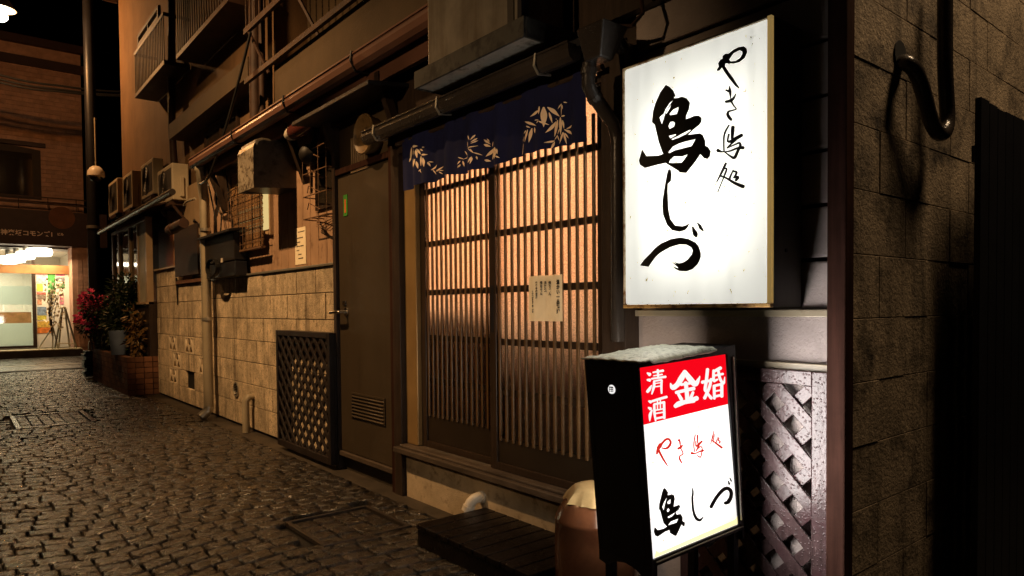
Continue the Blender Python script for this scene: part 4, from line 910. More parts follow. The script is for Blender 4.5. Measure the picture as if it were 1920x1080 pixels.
# reed blind and lit window behind
BW = T('lit_window', 'narrow window glowing yellow beside a reed blind', 'window', (2.12, 5.9, 1.9))
la, lb_ = onX(498, 340, 2.12), onX(509, 445, 2.12)
by0, by1, bz0, bz1 = lb_.y, onX(446, 400, 2.12).y, onX(480, 458, 2.12).z, 2.38
MB().box(2.120, 2.128, by0, by1, bz0+.1, bz1).build('pane', 'litwindow', BW)
MB().box(2.10, 2.1285, by0-.03, by0-.0005, bz0+.05, bz1).box(2.10, 2.1285, by1+.0005, by1+.03, bz0+.05, bz1).box(2.10, 2.1285, by0, by1, bz0+.06, bz0+.099).build('frame', 'winframe', BW)
RB = T('reed_blind', 'brown reed blind tied with cord over the lit window', 'blind', (2.08, 6.0, 1.95))
m_ = MB(); z = bz0-.03
while z < bz1: m_.box(2.072+R.uniform(-.004, .004), 2.079, by0+.075+R.uniform(-.012, .012), by1+.06+R.uniform(-.01, .01), z, z+.009); z += .0115
m_.build('reeds', 'reed', RB)
m_ = MB()
for k in range(5): y = by0+.12+(by1-by0-.1)*k/4; m_.box(2.065, 2.0715, y, y+.006, bz0-.04, bz1)
m_.build('cord', 'cable', RB)
bb = MB(); bb.box(2.03, 2.07, by0+.0, by1+.08, bz0-.06, bz0-.045)
k = 0
while k < 12: y = by0+(by1-by0)*k/11; bb.tube([(2.035, y, bz0-.05), (2.032, y, bz1-.2)], .003, 5); k += 1
for k in range(7): z = bz0+(bz1-bz0)*k/8; bb.tube([(2.034, by0-.02, z), (2.034, by1+.08, z)], .003, 5)
tag(bb.build('window_guard', 'wire', None), 'rusty wire guard standing in front of the reed blind', 'window guard')
NT = T('notice_sheet', 'tall narrow white notice pasted on the tin wall', 'notice', (2.125, 5.1, 1.65))
na, nb_ = onX(554, 497, 2.1275), onX(573, 424, 2.1275)
MB().box(2.1265, 2.128, nb_.y, na.y, na.z, nb_.z).build('paper', 'paper', NT)
m_ = MB(); zt_ = nb_.z-.03
for k, (s0, s1) in enumerate(((.3, .9), (.1, .75), (.1, .5), (.15, .8), (.15, .4), (.3, .6), (.3, .75))):
    yy = na.y+(nb_.y-na.y)*s0; ye = na.y+(nb_.y-na.y)*s1; z = zt_-k*.032 - (.015 if k else 0)
    while yy > ye: m_.box(2.1258, 2.1263, yy-.008, yy, z-.008, z); yy -= .011
m_.build('fine_print', 'ink', NT)
# meter cabinet with cables
MC = T('meter_cabinet', 'dark metal meter cabinet with flared lid and cable coil on the block wall', 'meter cabinet', (2.0, 7.2, 1.6))
c0, c1 = onX(378, 440, 1.98), onX(438, 490, 1.98)
MB().box(1.985, 2.095, c1.y, c0.y-.05, onX(410, 492, 1.98).z, onX(410, 442, 1.98).z).build('cabinet', 'cabinet', MC, bevel=.006)
zl_ = onX(410, 438, 1.98).z; MB().hexa([(1.93, c1.y-.05, zl_-.02), (2.11, c1.y-.05, zl_+.01), (2.11, c0.y+.05, zl_+.01), (1.93, c0.y+.05, zl_-.02), (1.93, c1.y-.05, zl_), (2.11, c1.y-.05, zl_+.03), (2.11, c0.y+.05, zl_+.03), (1.93, c0.y+.05, zl_)]).build('lid', 'cabinet', MC)
cc_ = onX(396, 502, 1.94); m_ = MB()
for q_ in range(3): m_.tube([(cc_.x+.012*q_, cc_.y+.17*math.cos(t*math.pi/12), cc_.z+.085*math.sin(t*math.pi/12)) for t in range(25)], .009, 6)
m_.build('cable_coil', 'cable', MC)
MB().box(1.99, 2.095, c1.y-.02, c0.y-.1, onX(410, 520, 1.98).z, onX(410, 494, 1.98).z).build('lower_box', 'black', MC, bevel=.006)
tagc = onX(416, 488, 1.98); MB().box(1.978, 1.984, tagc.y-.02, tagc.y+.03, tagc.z-.02, tagc.z+.02).build('white_tag', 'whitepipe', MC)
# drain pipe with shoe
DP = T('gutter_downpipe', 'grey downpipe running from the gutter end to the cobbles', 'drainpipe', (2.0, 7.6, 0))
a, b, c_, d = onX(372, 318, 1.90), onX(380, 352, 1.96), onX(383, 372, 2.0), onX(392, 752, 2.0)
MB().tube([(1.885, 7.15, 2.49), a+Vector((0, -.05, 0)), b, c_, Vector((2.0, (c_.y+d.y)/2, .12))], .048, 14).build('pipe', 'greypipe', DP, smooth=True)
MB().tube([(2.0, (c_.y+d.y)/2, .125), (1.99, (c_.y+d.y)/2, .08), (1.92, (c_.y+d.y)/2+.0, .02)], .05, 14).build('shoe', 'alu', DP, smooth=True)
for z in (1.0, 1.9): MB().tube([(2.0, (c_.y+d.y)/2, z), (2.0, (c_.y+d.y)/2, z+.03)], .053, 14).build('strap', 'alu', DP)
yc = (c_.y+d.y)/2
# hanging dark board + strap, left part of the block wall
bd0, bd1 = onX(330, 520, 2.06), onX(371, 425, 2.06)
tag(MB().box(2.05, 2.068, bd1.y, bd0.y, bd0.z, 2.04).build('dark_board', 'brownmetal', None, bevel=.003), 'dark brown board hanging over the pierced end of the block wall', 'board')
sb = onX(330, 522, 2.08); tag(MB().tube([(2.08, sb.y-.02, bd0.z-.003), (2.085, sb.y-.03, bd0.z-.12), (2.09, sb.y-.01, onX(330, 572, 2.08).z)], [.012, .014, .006], 6).build('dangling_strap', 'cable', None), 'black strap dangling below the dark board', 'strap')
# cables
def cable(pts, r, label, m='cable', name='cable', cat='cable', group='cables on the shop front'):
    P = [Vector(p) for p in pts]; out = []
    for i in range(len(P)-1):
        p0, p1, p2, p3 = P[max(0, i-1)], P[i], P[i+1], P[min(len(P)-1, i+2)]
        for q_ in range(6):
            t = q_/6; out.append(.5*(2*p1+(p2-p0)*t+(2*p0-5*p1+4*p2-p3)*t*t+(3*p1-p0-3*p2+p3)*t**3))
    out.append(P[-1]); return tag(MB().tube(out, r, 6).build(name, m, None, smooth=True), label, cat, group)
cable([onX(388, 340, 1.93), onX(392, 352, 1.93), onX(398, 380, 2.0), onX(405, 420, 2.0), onX(400, 440, 2.0)], .007, 'black cable dropping from the gutter end to the meter cabinet')
cable([onX(470, 60, 2.0), onX(448, 150, 1.95), onX(420, 250, 1.9), onX(392, 330, 1.85), onX(375, 345, 1.88)], .012, 'black cable slanting down across the upper wall to the gutter end')
cable([onX(425, 330, 2.06), onX(430, 380, 2.06), onX(437, 430, 2.06)], .007, 'cable running down the pale panel left of the reed blind')
cable([onX(405, 345, 2.1), onX(407, 390, 2.1), onX(415, 400, 2.1), onX(413, 440, 2.0)], .007, 'bent cable with a kink above the meter cabinet')
cable([onX(366, 372, 1.95), onX(350, 378, 2.0), onX(345, 385, 2.1)], .014, 'short grey hose behind the downpipe', 'greypipe', 'hose', 'hose', None)
# ------------------------------------------------------------------ apartment building behind
XA = 2.30
A = T('apartment_building', 'ochre three storey apartment building with dark barred balconies', 'building', (XA, 10, 0))
ya_ = onX(222, 0, XA).y; yb2 = onX(480, 100, XA).y
MB().box(XA, 9, 10.06, ya_, .0, 1.2).box(XA, 9, 6.9, ya_, 2.2, 8.5).box(XA, 9, 6.16, 6.899, 2.53, 8.5).box(2.6, 9, 10.06, ya_, 1.2, 2.2).build('wall', 'orange_plaster', A)
def winA(p, q, m='winglass', bars=0):
    a_, b_ = onX(*p, XA), onX(*q, XA); y0_, y1_ = min(a_.y, b_.y), max(a_.y, b_.y); z0_, z1_ = min(a_.z, b_.z), max(a_.z, b_.z)
    f = MB(); f.box(XA-.03, XA-.0005, y0_, y0_+.05, z0_, z1_).box(XA-.03, XA-.0005, y1_-.05, y1_, z0_, z1_).box(XA-.03, XA-.0005, y0_+.05, y1_-.05, z0_, z0_+.05).box(XA-.03, XA-.0005, y0_+.05, y1_-.05, z1_-.05, z1_); ym = (y0_+y1_)/2; f.box(XA-.025, XA-.006, ym-.02, ym+.02, z0_+.05, z1_-.05)
    w_ = f.build('window', 'brownmetal', A); MB().box(XA-.012, XA-.008, y0_+.05, y1_-.05, z0_+.05, z1_-.05).build('pane', m, w_)
winA((388, 285), (450, 205)); winA((262, 90), (300, 10))
a_, b_ = onX(252, 185, 2.0), onX(308, 60, 2.0)
def cage(Y0, Y1, Z0, Z1, X0=2.0):
    m_ = MB(); m_.box(X0, X0+.02, Y0, Y1, Z0, Z0+.05).box(X0, X0+.02, Y0, Y1, Z1-.04, Z1)
    for yy in (Y0, Y1-.02): m_.box(X0+.02, XA-.01, yy, yy+.02, Z0, Z0+.05).box(X0+.02, XA-.01, yy, yy+.02, Z1-.04, Z1)
    y = Y0+.02
    while y < Y1: m_.box(X0+.004, X0+.016, y, y+.014, Z0+.05, Z1-.04); y += .085
    m_.box(X0+.02, XA-.01, Y0+.02, Y1-.02, Z0, Z0+.02)
    m_.build('balcony_cage', 'rustpipe', A)
cage(onX(308, 150, 2.0).y, onX(252, 150, 2.0).y, onX(252, 185, 2.0).z, onX(252, 98, 2.0).z)
cage(6.5, onX(330, 100, 2.0).y, onX(330, 112, 2.0).z, onX(330, 112, 2.0).z+1.2)
MB().box(2.1, XA-.0005, 6.3, onX(315, 150, 2.1).y, onX(420, 160, 2.1).z-.1, onX(420, 160, 2.1).z+.08).build('floor_ledge', 'plaster', A)
MB().tube([onX(322, -20, 2.2), onX(322, 240, 2.2), onX(328, 330, 2.2)], .045, 10).build('downpipe', 'rustpipe', A, smooth=True)
MB().tube([onX(477, -20, 2.15), onX(480, 240, 2.15)], .055, 10).tube([onX(490, -20, 2.17), onX(492, 235, 2.17)], .03, 10).build('downpipe', 'rustpipe', A, smooth=True)
# ground-floor bay with windows and eave pipe
by0_, by1_ = 10.1, 12.6
MB().box(2.02, 2.6, by0_, by1_, .0, 1.22).build('bay_base', 'darktrim', A)
fr_ = MB(); bt = 2.30
for y in (by0_, 10.62, 11.2, 12.0, by1_-.08): fr_.box(2.0, 2.08, y, y+.08, 1.221, bt)
fr_.box(1.995, 2.085, by0_, by1_, bt, bt+.05).box(1.985, 2.085, by0_, by1_, 1.19, 1.22)
fr_.build('bay_frame', 'winframe', A, bevel=.004)
MB().box(2.03, 2.04, by0_+.60, by1_-.08, 1.222, bt-.001).build('bay_pane', 'winglass', A)
MB().box(2.01, 2.03, by0_+.081, by0_+.5, 1.222, bt-.001).build('bay_panel', 'greypanel', A)
MB().hexa([(1.86, by0_-.8, bt+.06), (2.3, by0_-.8, bt+.2), (2.3, by1_+.1, bt+.2), (1.86, by1_+.1, bt+.06), (1.86, by0_-.8, bt+.08), (2.3, by0_-.8, bt+.22), (2.3, by1_+.1, bt+.22), (1.86, by1_+.1, bt+.08)]).build('bay_eave', 'rustpipe', A)
MB().tube([(1.85, 8.0, 2.37), (1.85, by1_+.1, 2.36)], .035, 10).build('eave_gutter', 'darkpipe', A, smooth=True)
lw0, lw1 = onX(300, 500, 2.25), onX(330, 425, 2.25)
MB().box(2.24, 2.26, 7.75, 10.0, 1.4, 2.6).build('side_panel', 'winframe', A)
MB().box(2.215, 2.235, lw1.y, lw0.y-.1, 1.66, 2.2).build('small_pane', 'doorglass', A)
pt0, pt1 = onX(345, 418, 1.8), onX(318, 432, 1.8)
tag(MB().tube([pt0, pt1], .05, 14).tube([pt1+(pt0-pt1)*.2, pt1+(pt0-pt1)*.3], .057, 14).build('duct_stub', 'rustpipe', None, smooth=True), 'short brown duct stub under the air conditioners', 'duct')
# air conditioner outdoor units
def unit(px_back, px_edge, px_far, py_top, py_bot, label, Xb=XA):
    Yn = onX(px_back, 300, Xb).y; e_ = onY(px_edge, (py_top+py_bot)/2, Yn); Xf = max(e_.x, Xb-.36); z0_ = onX(px_edge, py_bot, Xf).z; z1_ = onX(px_edge, py_top, Xf).z; Yf = onX(px_far, py_bot, Xf).y
    t = T('air_conditioner', label, 'air conditioner', ((Xf+Xb)/2, (Yn+Yf)/2, z0_), 'outdoor air conditioner units on the apartment wall')
    MB().box(Xf, Xb-.04, Yn, Yf, z0_, z1_).build('casing', 'acbody', t, bevel=.012)
    g = MB(); cyy, czz = (Yn+Yf)/2+.05, (z0_+z1_)/2; rr = min(Yf-Yn, z1_-z0_)*.42
    g.lathe((Xf-.001, cyy, czz), [(rr, .002), (rr, -.006), (rr*.94, -.006), (rr*.94, .001)], 24, 'x')
    for q_ in range(1, 5): g.tube([(Xf-.006, cyy+rr*q_/5*math.cos(t_*math.pi/10), czz+rr*q_/5*math.sin(t_*math.pi/10)) for t_ in range(21)], .004, 4)
    MB().box(Xf-.0015, Xf+.01, Yn+.05, Yf-.05, z0_+.05, z1_-.05).build('grille_panel', 'acdark', t)
    g.build('fan_grille', 'acdark', t)
    MB().box(Xf+.08, Xb-.1, Yn-.03, Yn-.0005, z0_+.04, z0_+.04+(z1_-z0_)*.55).build('valve_cover', 'acbody', t, bevel=.006)
    f_ = MB(); f_.box(Xf-.02, Xb, Yn+.06, Yn+.11, z0_-.055, z0_-.012).box(Xf-.02, Xb, Yf-.12, Yf-.07, z0_-.055, z0_-.012).box(Xf, Xf+.05, Yn+.111, Yf-.121, z0_-.05, z0_-.015).box(Xf+.02, Xf+.08, Yn+.06, Yn+.11, z0_-.0115, z0_-.0005).box(Xf+.02, Xf+.08, Yf-.12, Yf-.07, z0_-.0115, z0_-.0005)
    for yy in (Yn+.085, Yf-.095): f_.beam((Xf+.02, yy, z0_-.06), (Xb-.01, yy, z0_-.30), .03, .03)
    f_.build('bracket', 'rustpipe', t)
    return Yn, Xf, z0_
unit(360, 323, 296, 304, 374, 'nearest air conditioner of the row with a valve cover on its side')
unit(312, 287, 265, 294, 363, 'upper air conditioner just behind the nearest one of the row')
unit(272, 248, 231, 318, 388, 'third air conditioner from the camera in the row of four')
unit(240, 220, 204, 332, 398, 'farthest air conditioner of the row near the building corner')
# ------------------------------------------------------------------ planter corner
BP = T('brick_planter', 'low dark brick planter holding shrubs beside the block wall', 'planter', (2.0, 11.3, 0))
m_ = MB()
for k in range(7):
    y = 10.05 - (.1 if k % 2 else 0)
    while y < 12.9: m_.box(1.74, 1.83, max(10.05, y)+.004, min(y+.205, 12.9)-.004, .002+k*.072, .002+k*.072+.064); y += .21
    x = 1.831
    while x < 2.25: m_.box(x+.004, x+.1, 10.05, 10.13, .002+k*.072, .066+k*.072); x += .105
m_.build('bricks', 'brick', BP, bevel=.004); MB().box(1.75, 1.825, 10.06, 12.89, 0, .49).box(1.835, 2.3, 10.12, 12.89, 0, .47).build('soil', 'mortar', BP)
def shrub(name, label, cat, cx, cy_, cz, rx, ry, rz, n, leafm, flower=0, seed=1, ll=.075):
    r = random.Random(seed); t = T(name, label, cat, (cx, cy_, .47))
    m_ = MB(); fl = MB(); lobes = [(cx+r.uniform(-.5, .5)*rx, cy_+r.uniform(-.6, .6)*ry, cz+r.uniform(-.5, .6)*rz, r.uniform(.4, .65)) for _ in range(9)]
    for i in range(n):
        lx, ly, lz, s = lobes[r.randrange(9)]; d = Vector((r.gauss(0, 1), r.gauss(0, 1), r.gauss(0, 1))).normalized(); rad = s*(r.random()**.4)
        p = Vector((lx+d.x*rx*rad, ly+d.y*ry*rad, lz+d.z*rz*rad))
        if p.x > 1.99 or p.z < .3: p.x = min(p.x, 1.99 - r.random()*.1); p.z = max(p.z, .3+r.random()*.2)
        dd = (d+Vector((r.uniform(-.7, .7), r.uniform(-.7, .7), r.uniform(-.7, .4)))).normalized()
        m_.leafquad(p, dd, (r.uniform(-1, 1), r.uniform(-1, 1), 1), ll*r.uniform(.7, 1.4), ll*.42)
        if flower and d.z > -.1 and r.random() < flower and p.y > cy_-.3:
            for k in range(6):
                a_ = k*1.047; fl.leafquad(p+d*.03, (math.cos(a_)-.3, math.sin(a_)*.8, .5+math.sin(a_)*.5), (-.6, -.6, .4), .055, .04)
    m_.build('foliage', leafm, t)
    s_ = MB()
    for lx, ly, lz, s in lobes[:6]: s_.tube([(cx, cy_, .47), ((cx+lx)/2+.03, (cy_+ly)/2, (.47+lz)/2), (lx, ly, lz)], [.016, .011, .005], 6)
    s_.build('stem', 'stem', t)
    if flower: fl.build('blossom', 'flower', t)
shrub('azalea_bush', 'azalea bush with pink blossom at the far end of the planter', 'bush', 1.80, 12.7, .95, .36, .6, .42, 2600, 'leaf', .22, 3, .06)
shrub('evergreen_shrub', 'tall dark green shrub under the bay windows', 'shrub', 1.95, 11.4, 1.0, .28, .75, .55, 5200, 'leaf', 0, 5, .075)
shrub('ochre_shrub', 'sparse ochre leaved shrub against the end of the block wall', 'shrub', 1.92, 10.35, .8, .14, .25, .42, 380, 'leafdry', 0, 9, .08)
bk = onX(218, 660, 1.80); o = MB().lathe((1.76, 10.75, .505), [(.09, .0), (.12, .32), (.125, .33), (.11, .33), (.085, .03)], 20).build('blue_pail', 'bluepot', None, smooth=True); tag(o, 'pale blue plastic pail tucked among the shrubs', 'pail')
RL = T('handrail_post', 'beige metal post with a bent handrail before the brick planter', 'handrail', (1.8, 10.75, 0))
rp0 = onZ(221, 727); MB().tube([(rp0.x, rp0.y, 0), (rp0.x, rp0.y, .52)], .045, 12).build('post', 'greypipe', RL, smooth=True)
MB().tube([(rp0.x, rp0.y, .52), (rp0.x+.02, rp0.y-.25, .60), (rp0.x+.05, rp0.y-.7, .62), (rp0.x+.08, rp0.y-1.0, .68)], .018, 8).build('rail', 'greypipe', RL, smooth=True)
hz = onZ(262, 722); tag(MB().tube([(hz.x, hz.y, .03), (hz.x+.02, hz.y-.1, .10), (hz.x+.02, hz.y-.2, .14), (hz.x+.02, hz.y-.27, .22), (hz.x+.02, hz.y-.22, .26)], [.02, .018, .016, .02, .016], 8).build('hose_tap', 'whitepipe', None, smooth=True), 'small white bent hose tap at the planter foot', 'tap')
ST = T('stacked_crates', 'stack of black trays with a shiny bottle on top by the azalea', 'stack', (1.75, 13.2, 0))
m_ = MB()
for k in range(9): m_.box(1.66+R.uniform(-.02, .02), 1.92, 13.1, 13.4, .03+k*.048, .07+k*.048)
m_.build('tray', 'black', ST, bevel=.004); MB().lathe((1.78, 13.25, .46), [(.05, 0), (.05, .12), (.02, .17), (.02, .22)], 12).build('bottle', 'steel', ST, smooth=True)
# ------------------------------------------------------------------ pole, camera dome, street lamp, wires
PL = T('utility_pole', 'dark steel utility pole at the end of the alley', 'pole', (1.95, 14, 0))
MB().tube([(1.95, 14, 0), (1.95, 14, 8.5)], [.10, .08], 16).build('shaft', 'black', PL, smooth=True)
MB().tube([(1.95, 14, 2.55), (1.95, 14, 2.6)], .108, 16).build('band', 'alu', PL)
MB().beam((1.5, 14, 6.6), (2.4, 14, 6.6), .06, .06).build('crossarm', 'rustpipe', PL)
cp = onY(180, 326, 13.7); DC = T('dome_camera', 'cream dome camera hanging from a thin drop pipe', 'camera', cp)
MB().lathe(cp, [(.05, .13), (.09, .10), (.13, .04), (.135, -.04), (.12, -.06)], 20).build('housing', 'whitepipe', DC, smooth=True)
MB().lathe(cp, [(.10, -.0605), (.09, -.10), (.05, -.135), (.01, -.145)], 20).build('dome', 'winglass', DC, smooth=True)
MB().tube([cp+Vector((0, 0, .13)), cp+Vector((0, 0, .95)), cp+Vector((.06, .25, 1.0))], .012, 8).build('drop_pipe', 'greypipe', DC)
lp_ = onY(2, 30, 13.4)
SL = T('street_lamp', 'lit street lamp on a long arm at the top left of the alley', 'street lamp', (-1.7, 13.4, 0))
MB().tube([(-1.7, 13.4, 0), (-1.7, 13.4, lp_.z+.2), (-1.2, 13.4, lp_.z+.4), (lp_.x-.1, 13.4, lp_.z+.26)], [.07, .05, .035, .03], 10).build('pole', 'black', SL, smooth=True)
MB().lathe((lp_.x, 13.4, lp_.z), [(.05, .28), (.12, .24), (.20, .10), (.19, .10), (.11, .21)], 20).build('shade', 'casing', SL, smooth=True)
ell(MB(), lp_, .085, .085).build('bulb', 'bulb', SL, smooth=True)
lamp('street_lamp_light', 'POINT', lp_ + Vector((0, 0, -.13)), 275, (1, .41, .10), .05)
for k, (p, q_) in enumerate((((-10, 138), (230, 172)), ((-10, 146), (230, 178)), ((-10, 152), (230, 180)))):
    a_, b_ = onY(*p, 17), onY(*q_, 17); mid_ = (a_+b_)/2-Vector((0, 0, .06))
    cable([a_+Vector((-3, 0, .5)), a_, mid_, b_, b_+Vector((2, 0, .4))], .022, ('top', 'middle', 'lowest')[k]+' overhead cable crossing before the brick tiled building', group='overhead cables')
# ------------------------------------------------------------------ building across the street
YB = 21.0
K = T('corner_building', 'brown tiled building across the street with a lit glass entrance', 'building', (0, YB, 0))
def kb(px, py, Y=YB): return onY(px, py, Y)
xr = kb(153, 200).x; zt_ = kb(100, 92).z; zs0, zs1 = kb(70, 462).z, kb(70, 398).z
MB().box(-7, xr, YB+.03, YB+6, zs1, zt_).box(-7, xr, YB+3.2, YB+6, 0, zs1).build('wall', 'tile', K)
tl = MB(); z = zs1+.02; j = 0
while z < zt_-.3:
    x = -.9-(.11 if j % 2 else 0)
    while x < xr-.02: tl.box(max(x, -1)+.008, min(x+.215, xr)-.008, YB, YB+.029, z, z+.092); x += .225
    z += .108; j += 1
tl.build('wall_tiles', 'tile', K)
MB().box(-7, xr+.1, YB-.1, YB+.02, kb(75, 128).z, kb(75, 112).z).box(-7, xr+.2, YB-.15, YB+.025, zt_-.02, zt_+.16).build('cornice', 'band', K)
wz0_, wz1_ = kb(40, 372).z, kb(40, 275).z; wx1 = kb(76, 300).x
m_ = MB(); m_.poly([(-2, wz0_), (wx1, wz0_), (wx1, wz1_-.05), (.2, wz1_+.12), (-.8, wz1_+.2), (-2, wz1_+.1)], lambda a_, b_: Vector((a_, YB-.03, b_)), (), (0, .029, 0)); w_ = m_.build('window', 'brownmetal', K)
MB().box(-2, kb(60, 300).x, YB-.036, YB-.031, wz0_+.08, wz1_-.15).build('pane', 'winglass', w_)
MB().box(-2, wx1+.1, YB-.12, YB-.037, wz1_+.02, wz1_+.12).build('window_hood', 'band', K)
m_ = MB(); m_.box(-3, xr, YB-.35, YB-.32, kb(75, 372).z-.03, kb(75, 372).z).box(-3, xr, YB-.35, YB-.32, kb(75, 384).z-.03, kb(75, 384).z)
x = -2.9
while x < xr: m_.box(x, x+.02, YB-.345, YB-.325, kb(75, 396).z, kb(75, 372).z-.031); x += .6
m_.build('railing', 'rustpipe', K)
MB().box(-4, kb(195, 430).x, YB-.45, YB+.02, zs0, zs1).build('fascia_band', 'band', K)
pL = kb(1, 437, YB-.46); lt = MB()
s1_ = (kb(105, 435, YB-.46).x-pL.x)/8.0
text('神楽坂コモンズ1', lambda x, y: Vector((pL.x+x*.985, YB-.462, kb(50, 441, YB-.46).z+y)), s1_*1.03, .004, False, lt)
p2 = kb(107, 441, YB-.46); text('ビル', lambda x, y: Vector((p2.x+x, YB-.462, p2.z+y)), s1_*.5, .004, False, lt)
lt.build('sign_lettering', 'letter', K)
MB().lathe((kb(112, 412).x, YB-.455, kb(112, 412).z), [(.28, 0), (.28, -.008)], 24, 'y').build('round_emblem', 'brick', K)
# porch pillar, floor, interior
zf = .19
px0, px1 = kb(142, 560).x, kb(168, 560).x
m_ = MB(); z = zf
while z < zs0-.02:
    x = px0
    while x < px1-.03: m_.box(x+.005, min(x+.12, px1)-.005, YB-.4, YB-.372, z+.005, z+.07); x += .125
    z += .075
m_.build('pillar_tiles', 'tile', K)
MB().box(px0, px1, YB-.371, YB+3, 0, zs0).box(kb(133, 560).x, px0-.001, YB-.36, YB+.4, zf, zs0).build('pillar', 'tile', K)
MB().box(-4, px0, YB-1.0, YB-.372, -.03, .17).box(-4, kb(133, 560).x-.001, YB-.3715, YB+3, -.03, .17).build('porch_base', 'concrete', K)
m_ = MB(); x = -2
while x < px0: m_.box(x+.004, x+.145, YB-1.0, YB-.7, .1705, zf).box(x+.004, x+.145, YB-.695, YB-.375, .1705, zf); x += .15
m_.build('floor_tiles', 'floor', K)
MB().box(-4, kb(133, 560).x-.002, YB+.35, YB+3, .171, .185).build('hall_floor', 'floor', K)
gy = YB+.3; xa, xb = kb(63, 560, gy).x, kb(132, 560, gy).x
zh = kb(100, 505, gy).z; zc_ = kb(100, 467, gy).z
m_ = MB(); m_.box(-3, xb, gy-.04, gy+.04, zh-.12, zh+.1).box(xb, xb+.12, gy-.04, gy+.04, zf, zs0)
m_.build('door_frame', 'tancol', K)
MB().box(xa-.03, xa+.05, gy-.035, gy+.035, zf, zh-.121).box(-3, xa-.031, gy-.035, gy+.035, zf, zf+.06).box(xa-.02, xa+.04, gy-.035, gy+.035, zh+.101, zs0).build('door_stile', 'brownmetal', K)
MB().box(-3, xa-.031, gy-.005, gy+.005, zf+.061, zh-.121).build('glass_door', 'glass', K)
fb0, fb1 = kb(30, 571, gy).z, kb(30, 536, gy).z
MB().box(-3, xa-.04, gy-.008, gy-.0055, fb0, fb1).box(-3, xa-.04, gy-.008, gy-.0055, zf+.061, kb(30, 606, gy).z).build('frosted_band', 'bluried', K)
MB().box(xa+.051, xb-.001, gy, gy+.04, zf, zh-.121).build('poster_board', 'white', K)
for xc0, xc1, yc0, yc1, cc in ((68,86,509,530,(.6,.42,.5)),(90,103,507,530,(.1,.42,.10)),(105,121,510,517,(.45,.12,.30)),(105,121,520,527,(.25,.25,.27)),(69,80,532,546,(.7,.6,.1)),(90,103,531,550,(.1,.36,.10)),(105,121,532,540,(.12,.24,.10)),(69,86,548,552,(.55,.15,.12)),(70,86,553,561,(.25,.2,.16)),(89,100,553,563,(.25,.28,.2)),(112,119,553,571,(.6,.22,.3)),(70,78,562,571,(.6,.3,.2)),(70,87,575,591,(.2,.28,.4)),(70,87,592,600,(.65,.6,.1)),(70,95,602,614,(.75,.5,.1)),(70,95,614,625,(.7,.22,.05))):
    a_, b_ = kb(xc0, yc1, gy), kb(xc1, yc0, gy); m_ = MB().box(a_.x, b_.x, gy-.008, gy-.001, a_.z, b_.z)
    m_.build('poster', mat('poster ink', cc, .6, var=.5, scale=14), K)
MB().box(-4, xb+.1, YB+.36, YB+2.9, zs0-.08, zs0-.02).box(-4, xb+.1, YB+2.9, YB+2.95, zf, zs0-.08).box(xb+.05, xb+.1, YB+.36, YB+2.899, zf, zs0-.08).build('hall_shell', 'white', K)
MB().box(-1.2, kb(58, 560, YB+2).x, YB+2.0, YB+2.3, kb(40, 606, YB+2).z, kb(40, 585, YB+2).z).build('hall_counter', 'tancol', K)
for k, (px, py, yy) in enumerate(((30, 484, YB+.2), (48, 478, YB+.1), (67, 472, YB-.05), (80, 472, YB-.1), (15, 487, YB+.3))):
    p = kb(px, py, yy); o = T('ceiling_lamp', '', '', p); del o['category']; del o['label']; o.parent = K; o.location = p-K.location
    MB().lathe(p, [(.10, .10), (.19, .08), (.22, 0), (.19, -.10), (.10, -.12)], 16).build('lamp_glass', 'ceil', o, smooth=True)
    MB().lathe(p, [(.06, .1005), (.06, .25)], 10).build('lamp_mount', 'alu', o)
lamp('porch_lamp_light', 'AREA', (kb(60, 480).x, YB-.2, zs0-.30), 85, (1, .74, .42), 1.2, (kb(60, 480).x, YB-.2, 0))
lamp('hall_lamp_light', 'AREA', (.4, YB+1.5, zs0-.3), 120, (1, .86, .62), 1.2, (.4, YB+1.5, 0))
EA = T('easel_sign_frame', 'empty steel a shaped sign frame in front of the poster wall', 'sign frame', (kb(118, 600).x, YB-.45, zf))
xm = kb(120, 600, YB-.5).x; ap = Vector((xm, YB-.5, kb(118, 577, YB-.5).z)); m_ = MB()
for dx, dy in ((-.22, -.1), (.24, -.1)): m_.tube([ap+Vector((dx*.12, 0, 0)), (xm+dx, YB-.5+dy, zf)], .022, 8)
for dx, dy in ((-.2, .12), (.2, .12)): m_.tube([ap+Vector((dx*.12, .02, 0)), (xm+dx*.6, YB-.5+dy, zf)], .022, 8)
m_.tube([ap+Vector((-.03, 0, 0)), ap+Vector((0, 0, .02)), ap+Vector((.03, 0, 0))], .022, 8).tube([(xm-.2, YB-.59, zf+.12), (xm+.2, YB-.59, zf+.12)], .014, 8)
m_.build('tube_frame', 'alu', EA, smooth=True)
DR = T('dried_branch_display', 'bare dried branches standing in a metal tripod by the entrance', 'plant', (kb(97, 600).x, YB-.6, zf))
xd = kb(97, 600, YB-.6).x; m_ = MB(); r = random.Random(4)
for k in range(14):
    m_.tube([(xd, YB-.6, zf+.3), (xd+r.uniform(-.08, .08), YB-.6+r.uniform(-.06, .06), zf+.9), (xd+r.uniform(-.05, .22), YB-.6+r.uniform(-.1, .1), zf+r.uniform(1.2, 1.75))], [.01, .008, .004], 5)
m_.build('branches', 'stem', DR)
m_ = MB()
for k in range(130): p = Vector((xd+r.uniform(-.12, .24), YB-.6+r.uniform(-.1, .1), zf+r.uniform(.5, 1.7))); m_.leafquad(p, (r.uniform(-1, 1), r.uniform(-1, 1), r.uniform(-1, 1)), (0, -1, .2), .09, .05)
m_.build('dry_leaves', 'paper', DR)
m_ = MB()
for dx in (-.28, .0, .12): m_.tube([(xd+.02, YB-.6, zf+.55), (xd+dx, YB-.62+abs(dx)*.4, zf)], .016, 6)
m_.build('tripod', 'alu', DR)
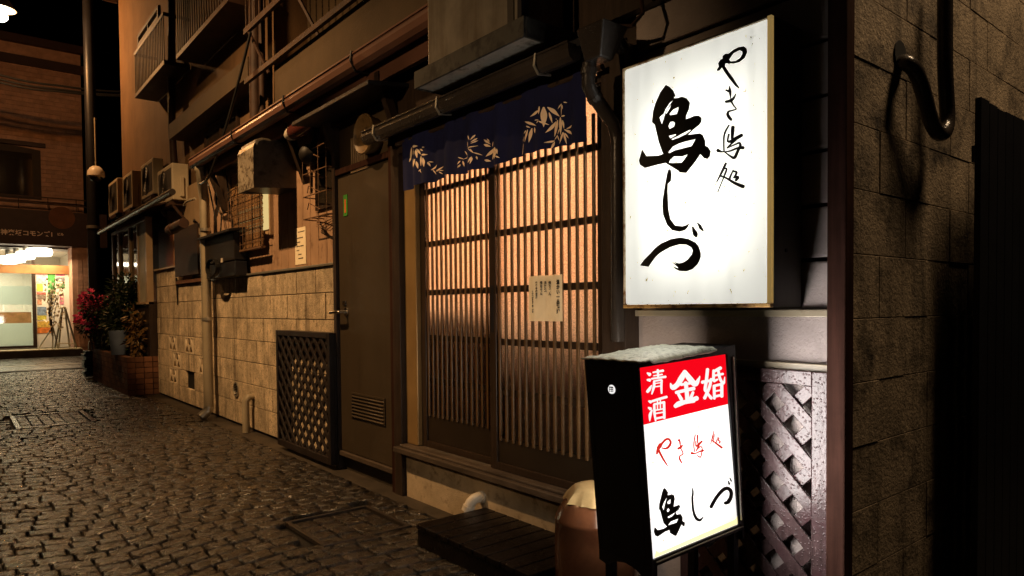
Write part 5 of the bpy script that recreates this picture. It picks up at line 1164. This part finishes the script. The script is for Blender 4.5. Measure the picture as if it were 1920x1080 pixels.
# ------------------------------------------------------------------ passage: bent pipe, conduit, dark screen
YW = .965
pv = [onY(1772, -60, .905), onY(1772, 120, .905), onY(1776, 215, .905), onY(1772, 246, .90), onY(1760, 250, .90), onY(1745, 225, .905), onY(1730, 170, .908), onY(1715, 132, .912), onY(1700, 118, .93), onY(1692, 116, .96)]
PP = T('bent_pipe', 'grey pipe running down the passage wall and hooking back into it', 'pipe', (2.6, .9, 1.9))
def smooth(P):
    out = []
    for i in range(len(P)-1):
        p0, p1, p2, p3 = P[max(0, i-1)], P[i], P[i+1], P[min(len(P)-1, i+2)]
        for q_ in range(5):
            t = q_/5; out.append(.5*(2*p1+(p2-p0)*t+(2*p0-5*p1+4*p2-p3)*t*t+(3*p1-p0-3*p2+p3)*t**3))
    return out+[P[-1]]
MB().tube(smooth(pv), .024, 14).build('pipe', 'darkpipe', PP, smooth=True)
hp_ = onY(1688, 102, YW-.003); m_ = MB(); m_.lathe((hp_.x, YW-.004, hp_.z), [(.045, .003), (.045, -.001)], 14, 'y'); m_.build('hole_shade_disc', 'dark', PP)  # flat black disc painted for the shade inside the pipe's hole
SC = T('dark_screen', 'black weathered board screen closing off the passage at right', 'screen', (3.4, .85, 0))
s0_ = onY(1834, 185, .85); m_ = MB(); x = s0_.x; k = 0
while x < s0_.x+1.2:
    m_.box(x, x+.085, .84, .86, 0, s0_.z+R.uniform(-.006, .006)); x += .09
m_.build('boards', 'black', SC, bevel=.002); MB().box(s0_.x+.1, s0_.x+1.2, .861, .90, s0_.z-.2, s0_.z-.14).build('rail', 'black', SC)

OB = T('opposite_building', 'plain dark building with an added unseen slab that shades the cobbles, on the left side of the alley', 'building', (-2.4, 8, 0))
MB().box(-6, -2.2, 1.2, 15, 0, 6.5).build('wall', 'plaster', OB)
MB().box(-2.199, -.10, 5.75, 12.5, 4.0, 4.08).build('shade_slab', 'black', OB)  # out of view, added to block the alley lamp over the far cobbles
for yy in (6.0, 8.5, 11.0): MB().beam((-2.19, yy, 3.3), (-1.0, yy, 3.99), .05, .05).build('shade_slab_brace', 'black', OB)

LT = T('added_lantern', 'unseen lantern added on the opposite wall to light the curtain', 'lantern', (-2.1, 2.3, 2.6))  # fixture added out of view so the curtain is lit
MB().box(-2.199, -2.12, 2.27, 2.33, 2.70, 2.74).lathe((-2.05, 2.3, 2.6), [(.08, .10), (.09, .09), (.02, .14)], 16).build('bracket', 'black', LT)
MB().lathe((-2.05, 2.3, 2.6), [(.04, -.09), (.06, -.06), (.065, .06), (.05, .089)], 16).build('added_lantern_glass', 'ceil', LT, smooth=True)
lamp('added_curtain_light', 'SPOT', (-1.93, 2.3, 2.6), 190, (1, .64, .32), .05, (1.97, 2.9, 1.75), 46, .7)  # added spot, narrow enough to reach the curtain and spare the ground
